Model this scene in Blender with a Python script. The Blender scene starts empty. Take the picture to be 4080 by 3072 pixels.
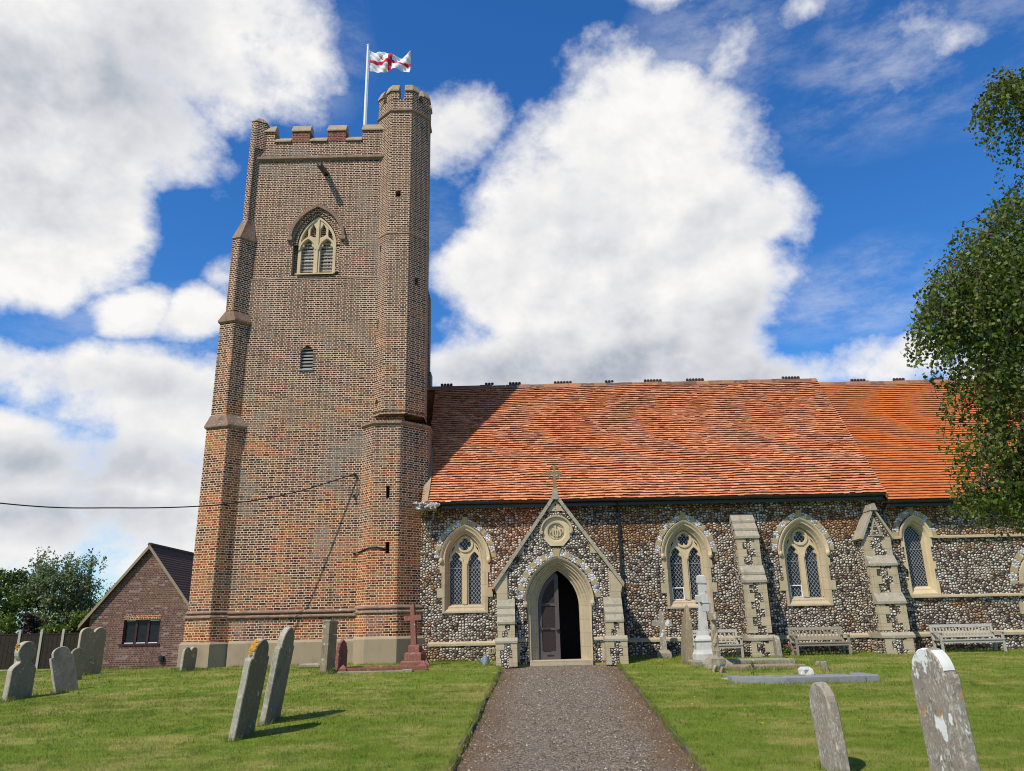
import bpy, bmesh, math, random
import numpy as np
from mathutils import Vector, Matrix, noise
from mathutils.geometry import tessellate_polygon
R = math.radians
rng = random.Random(7)
nrng = np.random.default_rng(11)
sc = bpy.context.scene
col = sc.collection

# ------------------------------------------------------------------ camera
PITCH, ROLL, EYE = R(17.4), R(1.2), 0.84
cam = bpy.data.objects.new('camera', bpy.data.cameras.new('camera'))
col.objects.link(cam)
cam.data.sensor_fit = 'HORIZONTAL'
cam.data.sensor_width = 36.0
cam.data.lens = 36.0 * 3069.0 / 4080.0
cam.data.clip_start = 0.1
cam.data.clip_end = 5000
fw = Vector((0, math.cos(PITCH), math.sin(PITCH)))
up0 = Vector((0, -math.sin(PITCH), math.cos(PITCH)))
rt0 = Vector((1, 0, 0))
rt = rt0 * math.cos(ROLL) - up0 * math.sin(ROLL)
up = up0 * math.cos(ROLL) + rt0 * math.sin(ROLL)
m = Matrix((rt, up, -fw)).transposed().to_4x4()
m.translation = Vector((0, 0, EYE))
cam.matrix_world = m
sc.camera = cam

# ------------------------------------------------------------------ light
SUN_AZ, SUN_EL = R(42), R(50)          # west of south, above the horizon
sv = Vector((-math.sin(SUN_AZ) * math.cos(SUN_EL), -math.cos(SUN_AZ) * math.cos(SUN_EL), math.sin(SUN_EL)))
sun = bpy.data.objects.new('sun', bpy.data.lights.new('sun', 'SUN'))
col.objects.link(sun)
sun.data.energy = 5.0
sun.data.angle = R(0.5)
sun.data.color = (1.0, 0.925, 0.77)
sun.rotation_euler = (-sv).to_track_quat('-Z', 'Y').to_euler()
sun.location = sv * 60

sc.view_settings.view_transform = 'Standard'
sc.view_settings.look = 'None'
sc.view_settings.exposure = 0.0
sc.view_settings.gamma = 1.0
sc.cycles.filter_width = 1.05


class NT:
    """short hand for building node trees"""
    def __init__(s, tree):
        s.t = tree
        s.n = tree.nodes
        s.l = tree.links
    def new(s, typ, **kw):
        n = s.n.new(typ)
        for k, v in kw.items():
            setattr(n, k, v)
        return n
    def put(s, sock, v):
        if hasattr(v, 'is_output') or isinstance(v, bpy.types.NodeSocket):
            s.l.new(v, sock)
        elif v is not None:
            sock.default_value = v
    def math(s, op, a, b=None, c=None, clamp=False):
        n = s.new('ShaderNodeMath', operation=op)
        n.use_clamp = clamp
        s.put(n.inputs[0], a)
        if b is not None: s.put(n.inputs[1], b)
        if c is not None: s.put(n.inputs[2], c)
        return n.outputs[0]
    def vmath(s, op, a, b=None, c=None):
        n = s.new('ShaderNodeVectorMath', operation=op)
        s.put(n.inputs[0], a)
        if b is not None: s.put(n.inputs[1], b)
        if c is not None: s.put(n.inputs[2], c)
        return n.outputs['Value'] if op in ('LENGTH', 'DOT_PRODUCT', 'DISTANCE') else n.outputs[0]
    def mix(s, f, a, b, mode='MIX'):
        n = s.new('ShaderNodeMix', data_type='RGBA', blend_type=mode)
        s.put(n.inputs[0], f)
        for sk, v in ((n.inputs[6], a), (n.inputs[7], b)):
            if isinstance(v, tuple) and len(v) == 3: v = v + (1,)
            s.put(sk, v)
        return n.outputs[2]
    def noise(s, vec, scale, detail=4, rough=.55, dist=0, out='Fac'):
        n = s.new('ShaderNodeTexNoise')
        if vec is not None: s.put(n.inputs['Vector'], vec)
        s.put(n.inputs['Scale'], scale); n.inputs['Detail'].default_value = detail
        n.inputs['Roughness'].default_value = rough; n.inputs['Distortion'].default_value = dist
        return n.outputs[out]
    def step(s, v, lo, hi):
        n = s.new('ShaderNodeMapRange', interpolation_type='SMOOTHSTEP')
        s.put(n.inputs[0], v); n.inputs[1].default_value = lo; n.inputs[2].default_value = hi
        return n.outputs[0]
    def ramp(s, f, stops, interp='LINEAR'):
        n = s.new('ShaderNodeValToRGB')
        s.put(n.inputs[0], f)
        cr = n.color_ramp
        cr.interpolation = interp
        while len(cr.elements) < len(stops): cr.elements.new(.5)
        for e, (p, c) in zip(cr.elements, stops):
            e.position = p
            e.color = tuple(c) + (1,) if len(c) == 3 else c
        return n.outputs[0]
    def mapv(s, vec, scale=(1, 1, 1), loc=(0, 0, 0), rot=(0, 0, 0)):
        n = s.new('ShaderNodeMapping')
        s.put(n.inputs[0], vec); n.inputs[1].default_value = loc
        n.inputs[2].default_value = rot; n.inputs[3].default_value = scale
        return n.outputs[0]
    def bump(s, h, strength=.5, dist=.02, normal=None):
        n = s.new('ShaderNodeBump')
        s.put(n.inputs['Height'], h); n.inputs['Strength'].default_value = strength
        n.inputs['Distance'].default_value = dist
        if normal is not None: s.put(n.inputs['Normal'], normal)
        return n.outputs[0]


# ------------------------------------------------------------------ sky
world = bpy.data.worlds.new('World')
sc.world = world
world.use_nodes = True
T = NT(world.node_tree)
T.n.clear()
sky = T.new('ShaderNodeTexSky', sky_type='NISHITA')
sky.sun_disc = False
sky.sun_elevation = SUN_EL
sky.sun_rotation = math.pi + SUN_AZ
sky.altitude = 0; sky.air_density = 1.0; sky.dust_density = 0.35; sky.ozone_density = 2.2
tc = T.new('ShaderNodeTexCoord').outputs['Generated']
sep = T.new('ShaderNodeSeparateXYZ'); T.put(sep.inputs[0], tc)
az = T.math('ARCTAN2', sep.outputs[0], sep.outputs[1])
el = T.math('ARCSINE', sep.outputs[2])
cmb = T.new('ShaderNodeCombineXYZ'); T.put(cmb.inputs[0], az); T.put(cmb.inputs[1], el)
ae = cmb.outputs[0]
# slow swirl so that the cloud masses lose their lens shape
warp = T.vmath('SUBTRACT', T.noise(tc, 4.0, 3, .5, out='Color'), (.5, .5, .5))
aew = T.vmath('ADD', ae, T.vmath('MULTIPLY', warp, (.10, .10, 0)))
CLOUDS = [(9.6, 33.7, 8.1, 6.1, 1.2), (5.8, 29.1, 8.3, 7.0, 1.2), (14.6, 30.2, 8.0, 7.2, 1.15), (20.5, 28.7, 5.1, 2.8, 0.95), (0.7, 25.0, 6.0, 5.1, 1.15), (9.2, 24.2, 11.5, 7.0, 1.35), (16.6, 22.8, 4.1, 4.2, 0.95), (-2.7, 19.6, 5.1, 3.4, 1), (5.3, 19.4, 11.8, 4.1, 1.1), (14.2, 19.1, 5.5, 4.0, 1), (-3.8, 35.9, 4.4, 2.6, 0.8), (-5.4, 33.9, 3.2, 2.2, 0.7), (19.5, 33.6, 2.8, 1.8, 0.66), (20.6, 17.0, 3.2, 1.8, 0.95), (25.0, 17.4, 3.6, 1.9, 0.9), (28.5, 16.5, 3.6, 2.0, 0.95), (32.6, 15.1, 3.1, 2.0, 0.9), (17.4, 17.7, 3.0, 2.3, 1), (-35.9, 35.3, 10.0, 6.9, 1.5), (-28.5, 37.7, 9.4, 5.6, 1.4), (-20.8, 39.3, 6.6, 4.2, 1.1), (-33.9, 28.0, 5.2, 5.0, 1.35), (-35.1, 23.6, 2.8, 3.1, 1.2), (-25.9, 31.9, 4.9, 3.2, 0.95), (-29.4, 33.5, 6.8, 4.5, 1.35), (-17.6, 41.5, 2.7, 1.9, 0.62), (-15.8, 38.3, 2.7, 1.7, 0.58), (-22.9, 35.4, 4.5, 3.5, 0.8), (-22.9, 29.7, 3.0, 2.1, 0.6), (-29.2, 21.8, 2.7, 1.6, 0.85), (-24.4, 21.5, 2.6, 1.6, 0.9), (-22.3, 24.1, 1.9, 1.3, 0.55), (-33.8, 17.4, 3.1, 1.7, 0.7), (-29.4, 16.9, 6.7, 2.6, 1.05), (-25.3, 14.5, 7.3, 4.7, 1.3), (-32.1, 11.1, 6.1, 3.2, 1.25), (-26.2, 9.2, 9.5, 5.1, 1.4), (-32.2, 7.1, 6.2, 3.7, 1.35), (-22.0, 5.6, 7.3, 3.4, 1.2), (-13.9, 8.3, 8.1, 6.5, 1.2), (-35.1, 17.2, 3.0, 1.7, 0.9), (18.9, 39.5, 3.0, 1.8, 0.62), (32.0, 36.1, 4.8, 2.9, 0.52), (26.5, 40.0, 3.4, 1.0, 0.55), (36.2, 35.3, 2.4, 1.5, 0.52), (14.3, 42.8, 4.4, 1.1, 0.55), (31.1, 33.5, 2.1, 1.9, 0.52), (110, 22, 30, 10, 0.8), (-75, 40, 18, 12, 0.8), (175, 25, 40, 9, 0.8), (60, 14, 16, 6, 0.8), (-120, 15, 30, 8, 0.8)]
VEILS = [(24.6, 22.2, 8.0, 2.2, 0.45), (28.8, 20.2, 5.7, 1.8, 0.4), (32.3, 35.7, 7.7, 4.7, 0.55), (18.1, 39.5, 6.4, 3.4, 0.5), (-16.3, 39.7, 4.2, 3.4, 0.4), (-28.1, 20.4, 8.7, 2.4, 0.35), (-7.6, 29.3, 4.6, 3.6, 0.3)]
GREYS = [(6.7, 18.3, 14.7, 2.9, 1.25), (13.6, 20.5, 6.9, 3.7, 0.7), (8.7, 26.3, 8.8, 5.0, 0.35), (-33.9, 32.6, 8.5, 4.6, 0.75), (-34.6, 27.2, 4.0, 3.3, 0.4), (-30.1, 37.3, 6.3, 2.7, 0.3), (-29.1, 10.8, 9.4, 1.8, 0.6), (-25.9, 7.1, 11.1, 1.8, 0.55), (-3.8, 34.5, 3.6, 1.9, 0.4), (-27.1, 17.1, 8.7, 1.2, 0.35), (15.1, 28.2, 7.1, 1.9, 0.4)]
SKY_SAT, SKY_VAL = 1.28, 1.45

def lobes(table, vec):
    f = None
    for a, e, ra, re, w in table:
        q = T.vmath('MULTIPLY', T.vmath('SUBTRACT', vec, (R(a), R(e), 0)), (1 / R(ra), 1 / R(re), 0))
        r2 = T.vmath('DOT_PRODUCT', q, q)
        v = T.math('MULTIPLY_ADD', r2, -w * .5, w)          # w at the middle, w/2 at the rim
        f = v if f is None else T.math('MAXIMUM', f, v)
    return T.math('MAXIMUM', f, 0)
body = lobes(CLOUDS, aew)
n1 = T.noise(T.mapv(tc, (1, 1, 1.3)), 5.0, 13, .60, .1)
n1a = T.noise(T.mapv(tc, (1, 1, 1.3)), 5.0, 5, .55, .1)
n1b = T.noise(T.vmath('ADD', T.mapv(tc, (1, 1, 1.3)), (-.018, 0, .026)), 5.0, 5, .55, .1)
n2 = T.noise(tc, 16, 9, .62)
fld = T.math('ADD', body, T.math('MULTIPLY', T.math('SUBTRACT', n1, .5), 2.5))
fld = T.math('ADD', fld, T.math('MULTIPLY', T.math('SUBTRACT', n2, .5), .75))
mask = T.math('POWER', T.step(fld, .36, .98), .8)
veil = T.math('MULTIPLY', lobes(VEILS, aew), T.step(T.noise(T.mapv(tc, (1.2, 1.2, 3)), 6, 9, .68), .36, .72))
mask = T.math('MAXIMUM', mask, T.math('MULTIPLY', veil, .8), clamp=True)
thick = T.step(fld, .55, 1.15)
shade = T.math('MULTIPLY', lobes(GREYS, aew), T.math('MULTIPLY_ADD', T.step(n1, .3, .65), -.55, 1.0))
shade = T.math('MULTIPLY', T.math('MINIMUM', shade, 1.0), thick)
relief = T.math('MULTIPLY', T.math('SUBTRACT', n1b, n1a), 1.9)
shade = T.math('ADD', T.math('ADD', shade, T.math('MULTIPLY', relief, thick)), .10, clamp=True)
ccol = T.mix(shade, (1.0, .985, .97), (.36, .41, .50))
hsv = T.new('ShaderNodeHueSaturation'); T.put(hsv.inputs['Color'], sky.outputs[0])
hsv.inputs['Saturation'].default_value = SKY_SAT; hsv.inputs['Value'].default_value = SKY_VAL
bg1 = T.new('ShaderNodeBackground'); T.put(bg1.inputs[0], T.mix(1.0, hsv.outputs[0], (.60, .90, 1.16), 'MULTIPLY')); bg1.inputs[1].default_value = .1
bg2 = T.new('ShaderNodeBackground'); T.put(bg2.inputs[0], ccol); bg2.inputs[1].default_value = .97
ms = T.new('ShaderNodeMixShader'); T.put(ms.inputs[0], mask)
T.l.new(bg1.outputs[0], ms.inputs[1]); T.l.new(bg2.outputs[0], ms.inputs[2])
T.l.new(ms.outputs[0], T.new('ShaderNodeOutputWorld').inputs[0])
world.cycles.sampling_method = 'MANUAL'
world.cycles.sample_map_resolution = 512

# ------------------------------------------------------------------ mesh helper
ORIG = {}


class MB:
    """collects polygons and links them as one mesh object"""
    def __init__(s):
        s.v = []; s.f = []; s.mi = []; s.r = []; s.cut = []
    def add(s, pts, faces, mi=0, r=None):
        o = len(s.v)
        s.cut.append((o, len(s.f)))
        s.v += [tuple(p) for p in pts]
        for f in faces:
            s.f.append(tuple(o + i for i in f)); s.mi.append(mi)
            s.r.append(rng.random() if r is None else r)
        return s
    def box(s, x0, x1, y0, y1, z0, z1, mi=0, xf=None, r=None):
        p = [(x, y, z) for z in (z0, z1) for y in (y0, y1) for x in (x0, x1)]
        if xf is not None: p = [xf @ Vector(q) for q in p]
        return s.add(p, [(0, 2, 3, 1), (4, 5, 7, 6), (0, 1, 5, 4), (2, 6, 7, 3), (0, 4, 6, 2), (1, 3, 7, 5)], mi, rng.random() if r is None else r)
    def prism(s, outer, holes=(), w0=0., w1=.1, F=None, mi=0, caps=(1, 1), sides=True, hole_sides=True):
        """outline (u,v) with holes, swept from w0 to w1; F maps (u,v,w) to a point"""
        F = F or WALLF
        rings = [ccw(outer)] + [ccw(h)[::-1] for h in holes]
        flat = [p for q in rings for p in q]
        n = len(flat)
        tri = tessellate_polygon([[Vector((p[0], p[1], 0)) for p in q] for q in rings])
        pts = [F(p[0], p[1], w0) for p in flat] + [F(p[0], p[1], w1) for p in flat]
        fs = []
        for t in tri:
            a, b, c = t
            ar = (flat[b][0] - flat[a][0]) * (flat[c][1] - flat[a][1]) - (flat[c][0] - flat[a][0]) * (flat[b][1] - flat[a][1])
            if abs(ar) < 1e-10: continue
            if ar < 0: t = (a, c, b)
            if caps[0]: fs.append(tuple(t))
            if caps[1]: fs.append(tuple(n + i for i in reversed(t)))
        o = 0
        for k, q in enumerate(rings):
            m_ = len(q)
            if (sides if k == 0 else hole_sides):
                for i in range(m_):
                    a, b = o + i, o + (i + 1) % m_
                    fs.append((b, a, n + a, n + b))
            o += m_
        return s.add(pts, fs, mi, rng.random())
    def loft(s, rings, closed=True, cap=(False, False), mi=0):
        """rings: lists of 3d points of equal length"""
        n = len(rings[0]); pts = [p for q in rings for p in q]; fs = []
        for k in range(len(rings) - 1):
            for i in range(n if closed else n - 1):
                j = (i + 1) % n
                fs.append((k * n + i, k * n + j, (k + 1) * n + j, (k + 1) * n + i))
        if cap[0]: fs.append(tuple(range(n))[::-1])
        if cap[1]: fs.append(tuple((len(rings) - 1) * n + i for i in range(n)))
        return s.add(pts, fs, mi, rng.random())
    def tube(s, pts, r, n=6, mi=0, cap=True):
        pts = [Vector(p) for p in pts]; rings = []
        rs = r if isinstance(r, (list, tuple)) else [r] * len(pts)
        for i, p in enumerate(pts):
            d = (pts[min(i + 1, len(pts) - 1)] - pts[max(i - 1, 0)]).normalized()
            a = d.cross(Vector((0, 0, 1)))
            if a.length < 1e-3: a = d.cross(Vector((0, 1, 0)))
            a.normalize(); b = d.cross(a)
            rings.append([p + (a * math.cos(2 * math.pi * j / n) + b * math.sin(2 * math.pi * j / n)) * rs[i] for j in range(n)])
        return s.loft(rings, True, (cap, cap), mi)
    def lathe(s, prof, c, n=16, mi=0, sq=None):
        """profile [(r,z)] turned about the vertical through c"""
        rings = [[(c[0] + r * math.cos(2 * math.pi * (j + (.5 if sq else 0)) / n), c[1] + r * math.sin(2 * math.pi * (j + (.5 if sq else 0)) / n), c[2] + z) for j in range(n)] for r, z in prof]
        return s.loft(rings, True, (True, True), mi)
    def pieces(s):
        out = []
        for k, (v0, f0) in enumerate(s.cut):
            v1, f1 = s.cut[k + 1] if k + 1 < len(s.cut) else (len(s.v), len(s.f))
            q = MB(); q.v = s.v[v0:v1]; q.f = [tuple(i - v0 for i in f) for f in s.f[f0:f1]]; q.mi = s.mi[f0:f1]; q.r = s.r[f0:f1]
            if q.f: out.append(q)
        return out
    def build(s, name, mat, parent=None, smooth=False, bevel=0., local=False, loc=None, subd=None, weld=False):
        me = bpy.data.meshes.new(name)
        pts = np.array(s.v, float)
        off = np.zeros(3)
        if parent is not None and not local: off = np.array(ORIG[root_name(parent)])
        elif loc is not None and not local: off = np.array(loc, float)
        pts = pts - off
        me.from_pydata(pts.tolist(), [], s.f)
        mats = mat if isinstance(mat, (list, tuple)) else [mat]
        for m_ in mats: me.materials.append(m_)
        if len(mats) > 1: me.polygons.foreach_set('material_index', s.mi)
        finish_mesh(me, s.r, smooth)
        o = bpy.data.objects.new(name, me); col.objects.link(o)
        if parent is not None: o.parent = parent
        elif loc is not None: o.location = loc
        if weld:
            md = o.modifiers.new('weld', 'WELD'); md.merge_threshold = .0005
        if bevel:
            md = o.modifiers.new('bevel', 'BEVEL'); md.width = bevel; md.segments = 2; md.limit_method = 'ANGLE'; md.angle_limit = R(35)
        return o


def finish_mesh(me, rnd=None, smooth=False):
    """uv in metres: along the wall and up it"""
    nl = len(me.loops)
    pn = np.zeros(len(me.polygons) * 3); me.polygons.foreach_get('normal', pn); pn = pn.reshape(-1, 3)
    lt = np.zeros(len(me.polygons), int); me.polygons.foreach_get('loop_total', lt)
    lv = np.zeros(nl, int); me.loops.foreach_get('vertex_index', lv)
    co = np.zeros(len(me.vertices) * 3); me.vertices.foreach_get('co', co); co = co.reshape(-1, 3)
    N = np.repeat(pn, lt, axis=0); P = co[lv]
    t = np.stack([-N[:, 1], N[:, 0], np.zeros(nl)], 1)
    ln = np.linalg.norm(t, axis=1); flat = ln < .25
    t[flat] = (1, 0, 0); ln[flat] = 1
    t /= ln[:, None]
    b = np.cross(N, t)
    uv = np.stack([(P * t).sum(1), (P * b).sum(1)], 1)
    lay = me.uv_layers.new(name='metres')
    lay.data.foreach_set('uv', uv.astype(np.float32).ravel())
    if rnd is not None:
        at = me.attributes.new('rnd', 'FLOAT', 'FACE')
        at.data.foreach_set('value', np.array(rnd, np.float32))
    if smooth: me.polygons.foreach_set('use_smooth', [True] * len(me.polygons))
    me.update()


def root_name(o):
    while o.parent is not None: o = o.parent
    return o.name


def thing(name, label, cat, loc=(0, 0, 0), rotz=0., group=None, rot=None):
    o = bpy.data.objects.new(name, None); col.objects.link(o)
    o.empty_display_size = .2
    o.location = loc; o.rotation_euler = rot or (0, 0, rotz)
    ORIG[o.name] = tuple(loc)
    o['label'] = label; o['category'] = cat
    if group: o['group'] = group
    return o


def tag(o, label, cat, group=None, kind=None):
    o['label'] = label; o['category'] = cat
    if group: o['group'] = group
    if kind: o['kind'] = kind
    return o


def struct(o, label=None):
    o['kind'] = 'structure'
    if label: o['label'] = label
    return o


def ccw(p):
    p = [tuple(q) for q in p]
    a = sum(p[i][0] * p[(i + 1) % len(p)][1] - p[(i + 1) % len(p)][0] * p[i][1] for i in range(len(p)))
    return p if a > 0 else p[::-1]


def WALLF(u, v, w): return (u, w, v)


def arch(cx, hw, z0, zs, za, n=9):
    """pointed arch outline: sill z0, springing zs, apex za"""
    h = za - zs
    Rr = (h * h + hw * hw) / (2 * hw)
    th = math.atan2(h, Rr - hw) if Rr > hw else math.pi / 2
    if Rr < hw:                                    # flatter than a half circle: use an ellipse
        right = [(cx + hw * math.cos(math.pi / 2 * i / n), zs + h * math.sin(math.pi / 2 * i / n)) for i in range(n + 1)]
    else:
        right = [(cx + hw - Rr + Rr * math.cos(th * i / n), zs + Rr * math.sin(th * i / n)) for i in range(n + 1)]
    left = [(2 * cx - x, z) for x, z in right[::-1]][1:]
    return ([(cx - hw, z0), (cx + hw, z0)] if z0 < zs - 1e-6 else []) + right + left


def circle(cx, cz, r, n=20, a0=0): return [(cx + r * math.cos(a0 + 2 * math.pi * i / n), cz + r * math.sin(a0 + 2 * math.pi * i / n)) for i in range(n)]


def foil(cx, cz, r, k, a0, n=48):
    """k-lobed opening"""
    out = []
    for i in range(n):
        a = 2 * math.pi * i / n
        d = abs(((a - a0) * k / (2 * math.pi)) % 1 - .5) * 2      # 1 at lobe centre
        rr = r * (.52 + .48 * math.sqrt(max(0, 1 - (1 - d) ** 2 * 1.0)))
        out.append((cx + rr * math.cos(a), cz + rr * math.sin(a)))
    return out


def trefoil_light(cx, hw, z0, zs, za):
    """lancet with two cusps near its head"""
    o = arch(cx, hw, z0, zs, za, 10)
    out = []
    for x, z in o:
        t = (z - zs) / (za - zs)
        if t > .02:
            k = math.exp(-((t - .40) / .13) ** 2)
            x = cx + (x - cx) * (1 - .42 * k)
        out.append((x, z))
    return out


def clip_seg(a, b, poly):
    """part of segment a-b inside a convex polygon"""
    poly = ccw(poly); t0, t1 = 0., 1.
    dx, dy = b[0] - a[0], b[1] - a[1]
    for i in range(len(poly)):
        p, q = poly[i], poly[(i + 1) % len(poly)]
        nx, ny = -(q[1] - p[1]), q[0] - p[0]
        num = nx * (a[0] - p[0]) + ny * (a[1] - p[1]); den = nx * dx + ny * dy
        if abs(den) < 1e-12:
            if num < 0: return None
        elif den > 0: t0 = max(t0, -num / den)
        else: t1 = min(t1, -num / den)
    if t1 - t0 < 1e-4: return None
    return (a[0] + dx * t0, a[1] + dy * t0), (a[0] + dx * t1, a[1] + dy * t1)


# ------------------------------------------------------------------ materials
def mat(name):
    m_ = bpy.data.materials.new(name); m_.use_nodes = True
    t = NT(m_.node_tree); t.n.clear()
    t.out = t.new('ShaderNodeOutputMaterial')
    t.b = t.new('ShaderNodeBsdfPrincipled')
    t.l.new(t.b.outputs[0], t.out.inputs[0])
    t.b.inputs['Roughness'].default_value = .85
    t.b.inputs['Specular IOR Level'].default_value = .3
    t.uv = t.new('ShaderNodeUVMap', uv_map='metres').outputs[0]
    t.pos = t.new('ShaderNodeNewGeometry').outputs['Position']
    t.mat = m_
    return t


def rnd_attr(t): return t.new('ShaderNodeAttribute', attribute_type='GEOMETRY', attribute_name='rnd').outputs['Fac']


def M_plain(name, c, rough=.7, metal=0., var=.25, scale=6., bump=.0, dist=.01, spec=.3):
    t = mat(name)
    n = t.noise(t.pos, scale, 6, .6)
    t.put(t.b.inputs['Base Color'], t.mix(n, tuple(x * (1 - var) for x in c), tuple(min(1, x * (1 + var)) for x in c)))
    t.b.inputs['Roughness'].default_value = rough; t.b.inputs['Metallic'].default_value = metal
    t.b.inputs['Specular IOR Level'].default_value = spec
    if bump: t.put(t.b.inputs['Normal'], t.bump(t.noise(t.pos, scale * 6, 6, .6), bump, dist))
    return t.mat


def M_brick(name, orange=.35, grey=.5, mortar=(.74, .59, .43), bw=.205, rh=.067, ms=.0085, worn=1., dark=1., pal=None, zfade=True):
    t = mat(name)
    wob = t.vmath('MULTIPLY', t.vmath('SUBTRACT', t.noise(t.uv, 5, 3, .6, out='Color'), (.5, .5, .5)), (.03 * worn, .034 * worn, 0))
    vec = t.vmath('ADD', t.uv, wob)
    br = t.new('ShaderNodeTexBrick'); br.offset = .5; br.squash = .5; br.squash_frequency = 2
    t.put(br.inputs['Vector'], vec)
    t.put(br.inputs['Color1'], (0, 0, 0, 1)); t.put(br.inputs['Color2'], (1, 1, 1, 1)); t.put(br.inputs['Mortar'], (.5, .5, .5, 1))
    br.inputs['Scale'].default_value = 1; br.inputs['Mortar Size'].default_value = ms; br.inputs['Mortar Smooth'].default_value = .25
    br.inputs['Bias'].default_value = 0; br.inputs['Brick Width'].default_value = bw; br.inputs['Row Height'].default_value = rh
    r = br.outputs['Color']
    pal = pal or [(0, (.030, .013, .012)), (.3, (.062, .022, .018)), (.55, (.110, .033, .023)), (.8, (.165, .060, .036)), (1, (.095, .058, .045))]
    c1 = t.ramp(r, [(p, tuple(x * dark for x in c)) for p, c in pal])
    # patches of fresh orange brick
    big = t.noise(t.mapv(t.pos, (1, 1, 1.4)), .8, 6, .66)
    sepz = t.new('ShaderNodeSeparateXYZ'); t.put(sepz.inputs[0], t.pos)
    low = t.math('MULTIPLY_ADD', sepz.outputs[2], -.026 if zfade else 0, .20 if zfade else 0)
    om = t.step(t.math('ADD', t.math('ADD', big, low), t.math('MULTIPLY', r, .16)), .66 - orange * .3, .92 - orange * .3)
    c2 = t.mix(om, c1, t.ramp(r, [(0, (.12, .026, .012)), (.35, (.25, .056, .018)), (.7, (.33, .092, .026)), (1, (.29, .115, .042))]))
    mort = t.mix(t.noise(t.pos, 1.3, 4), tuple(x * .75 for x in mortar), tuple(x * 1.2 for x in mortar))
    yel = t.math('MULTIPLY', om, .5)
    mort = t.mix(yel, mort, t.mix(1.0, mort, (1.0, .80, .52), 'MULTIPLY'))
    mf = t.step(t.math('ADD', br.outputs['Fac'], t.math('MULTIPLY', t.math('SUBTRACT', t.noise(t.uv, 12, 4, .6), .5), .7 * worn)), .3, .75)
    c3 = t.mix(mf, c2, mort)
    # grey lichen / limewash bloom in ragged patches
    gl = t.step(t.math('MULTIPLY', t.noise(t.mapv(t.pos, (1, 1, .8), (3, 7, 1)), .62, 7, .70), t.math('MULTIPLY_ADD', t.noise(t.pos, 11, 5, .7), .7, .65)), .60 - grey * .12, .74 - grey * .12)
    c4 = t.mix(t.math('MULTIPLY', gl, .62), c3, (.235, .205, .175))
    # repaired lifts: whole bands of courses in paler or redder brick
    lift = t.noise(t.mapv(t.pos, (.25, .25, 2.0), (1, 2, 3)), 1.0, 5, .6)
    c4 = t.mix(t.math('MULTIPLY', t.step(lift, .54, .66), .28), c4, (.30, .19, .10))
    st = t.step(t.noise(t.mapv(t.pos, (2.2, 2.2, .35)), 1.1, 4, .6), .56, .8)
    c5 = t.mix(t.math('MULTIPLY', st, .3), c4, (.045, .036, .030), 'MIX')
    t.put(t.b.inputs['Base Color'], c5)
    h = t.math('ADD', t.math('MULTIPLY', t.math('SUBTRACT', 1, br.outputs['Fac']), 1.0), t.math('MULTIPLY', t.noise(t.uv, 30, 5, .65), .7))
    t.put(t.b.inputs['Normal'], t.bump(h, .75, .016))
    t.b.inputs['Roughness'].default_value = .92; t.b.inputs['Specular IOR Level'].default_value = .15
    return t.mat


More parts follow.
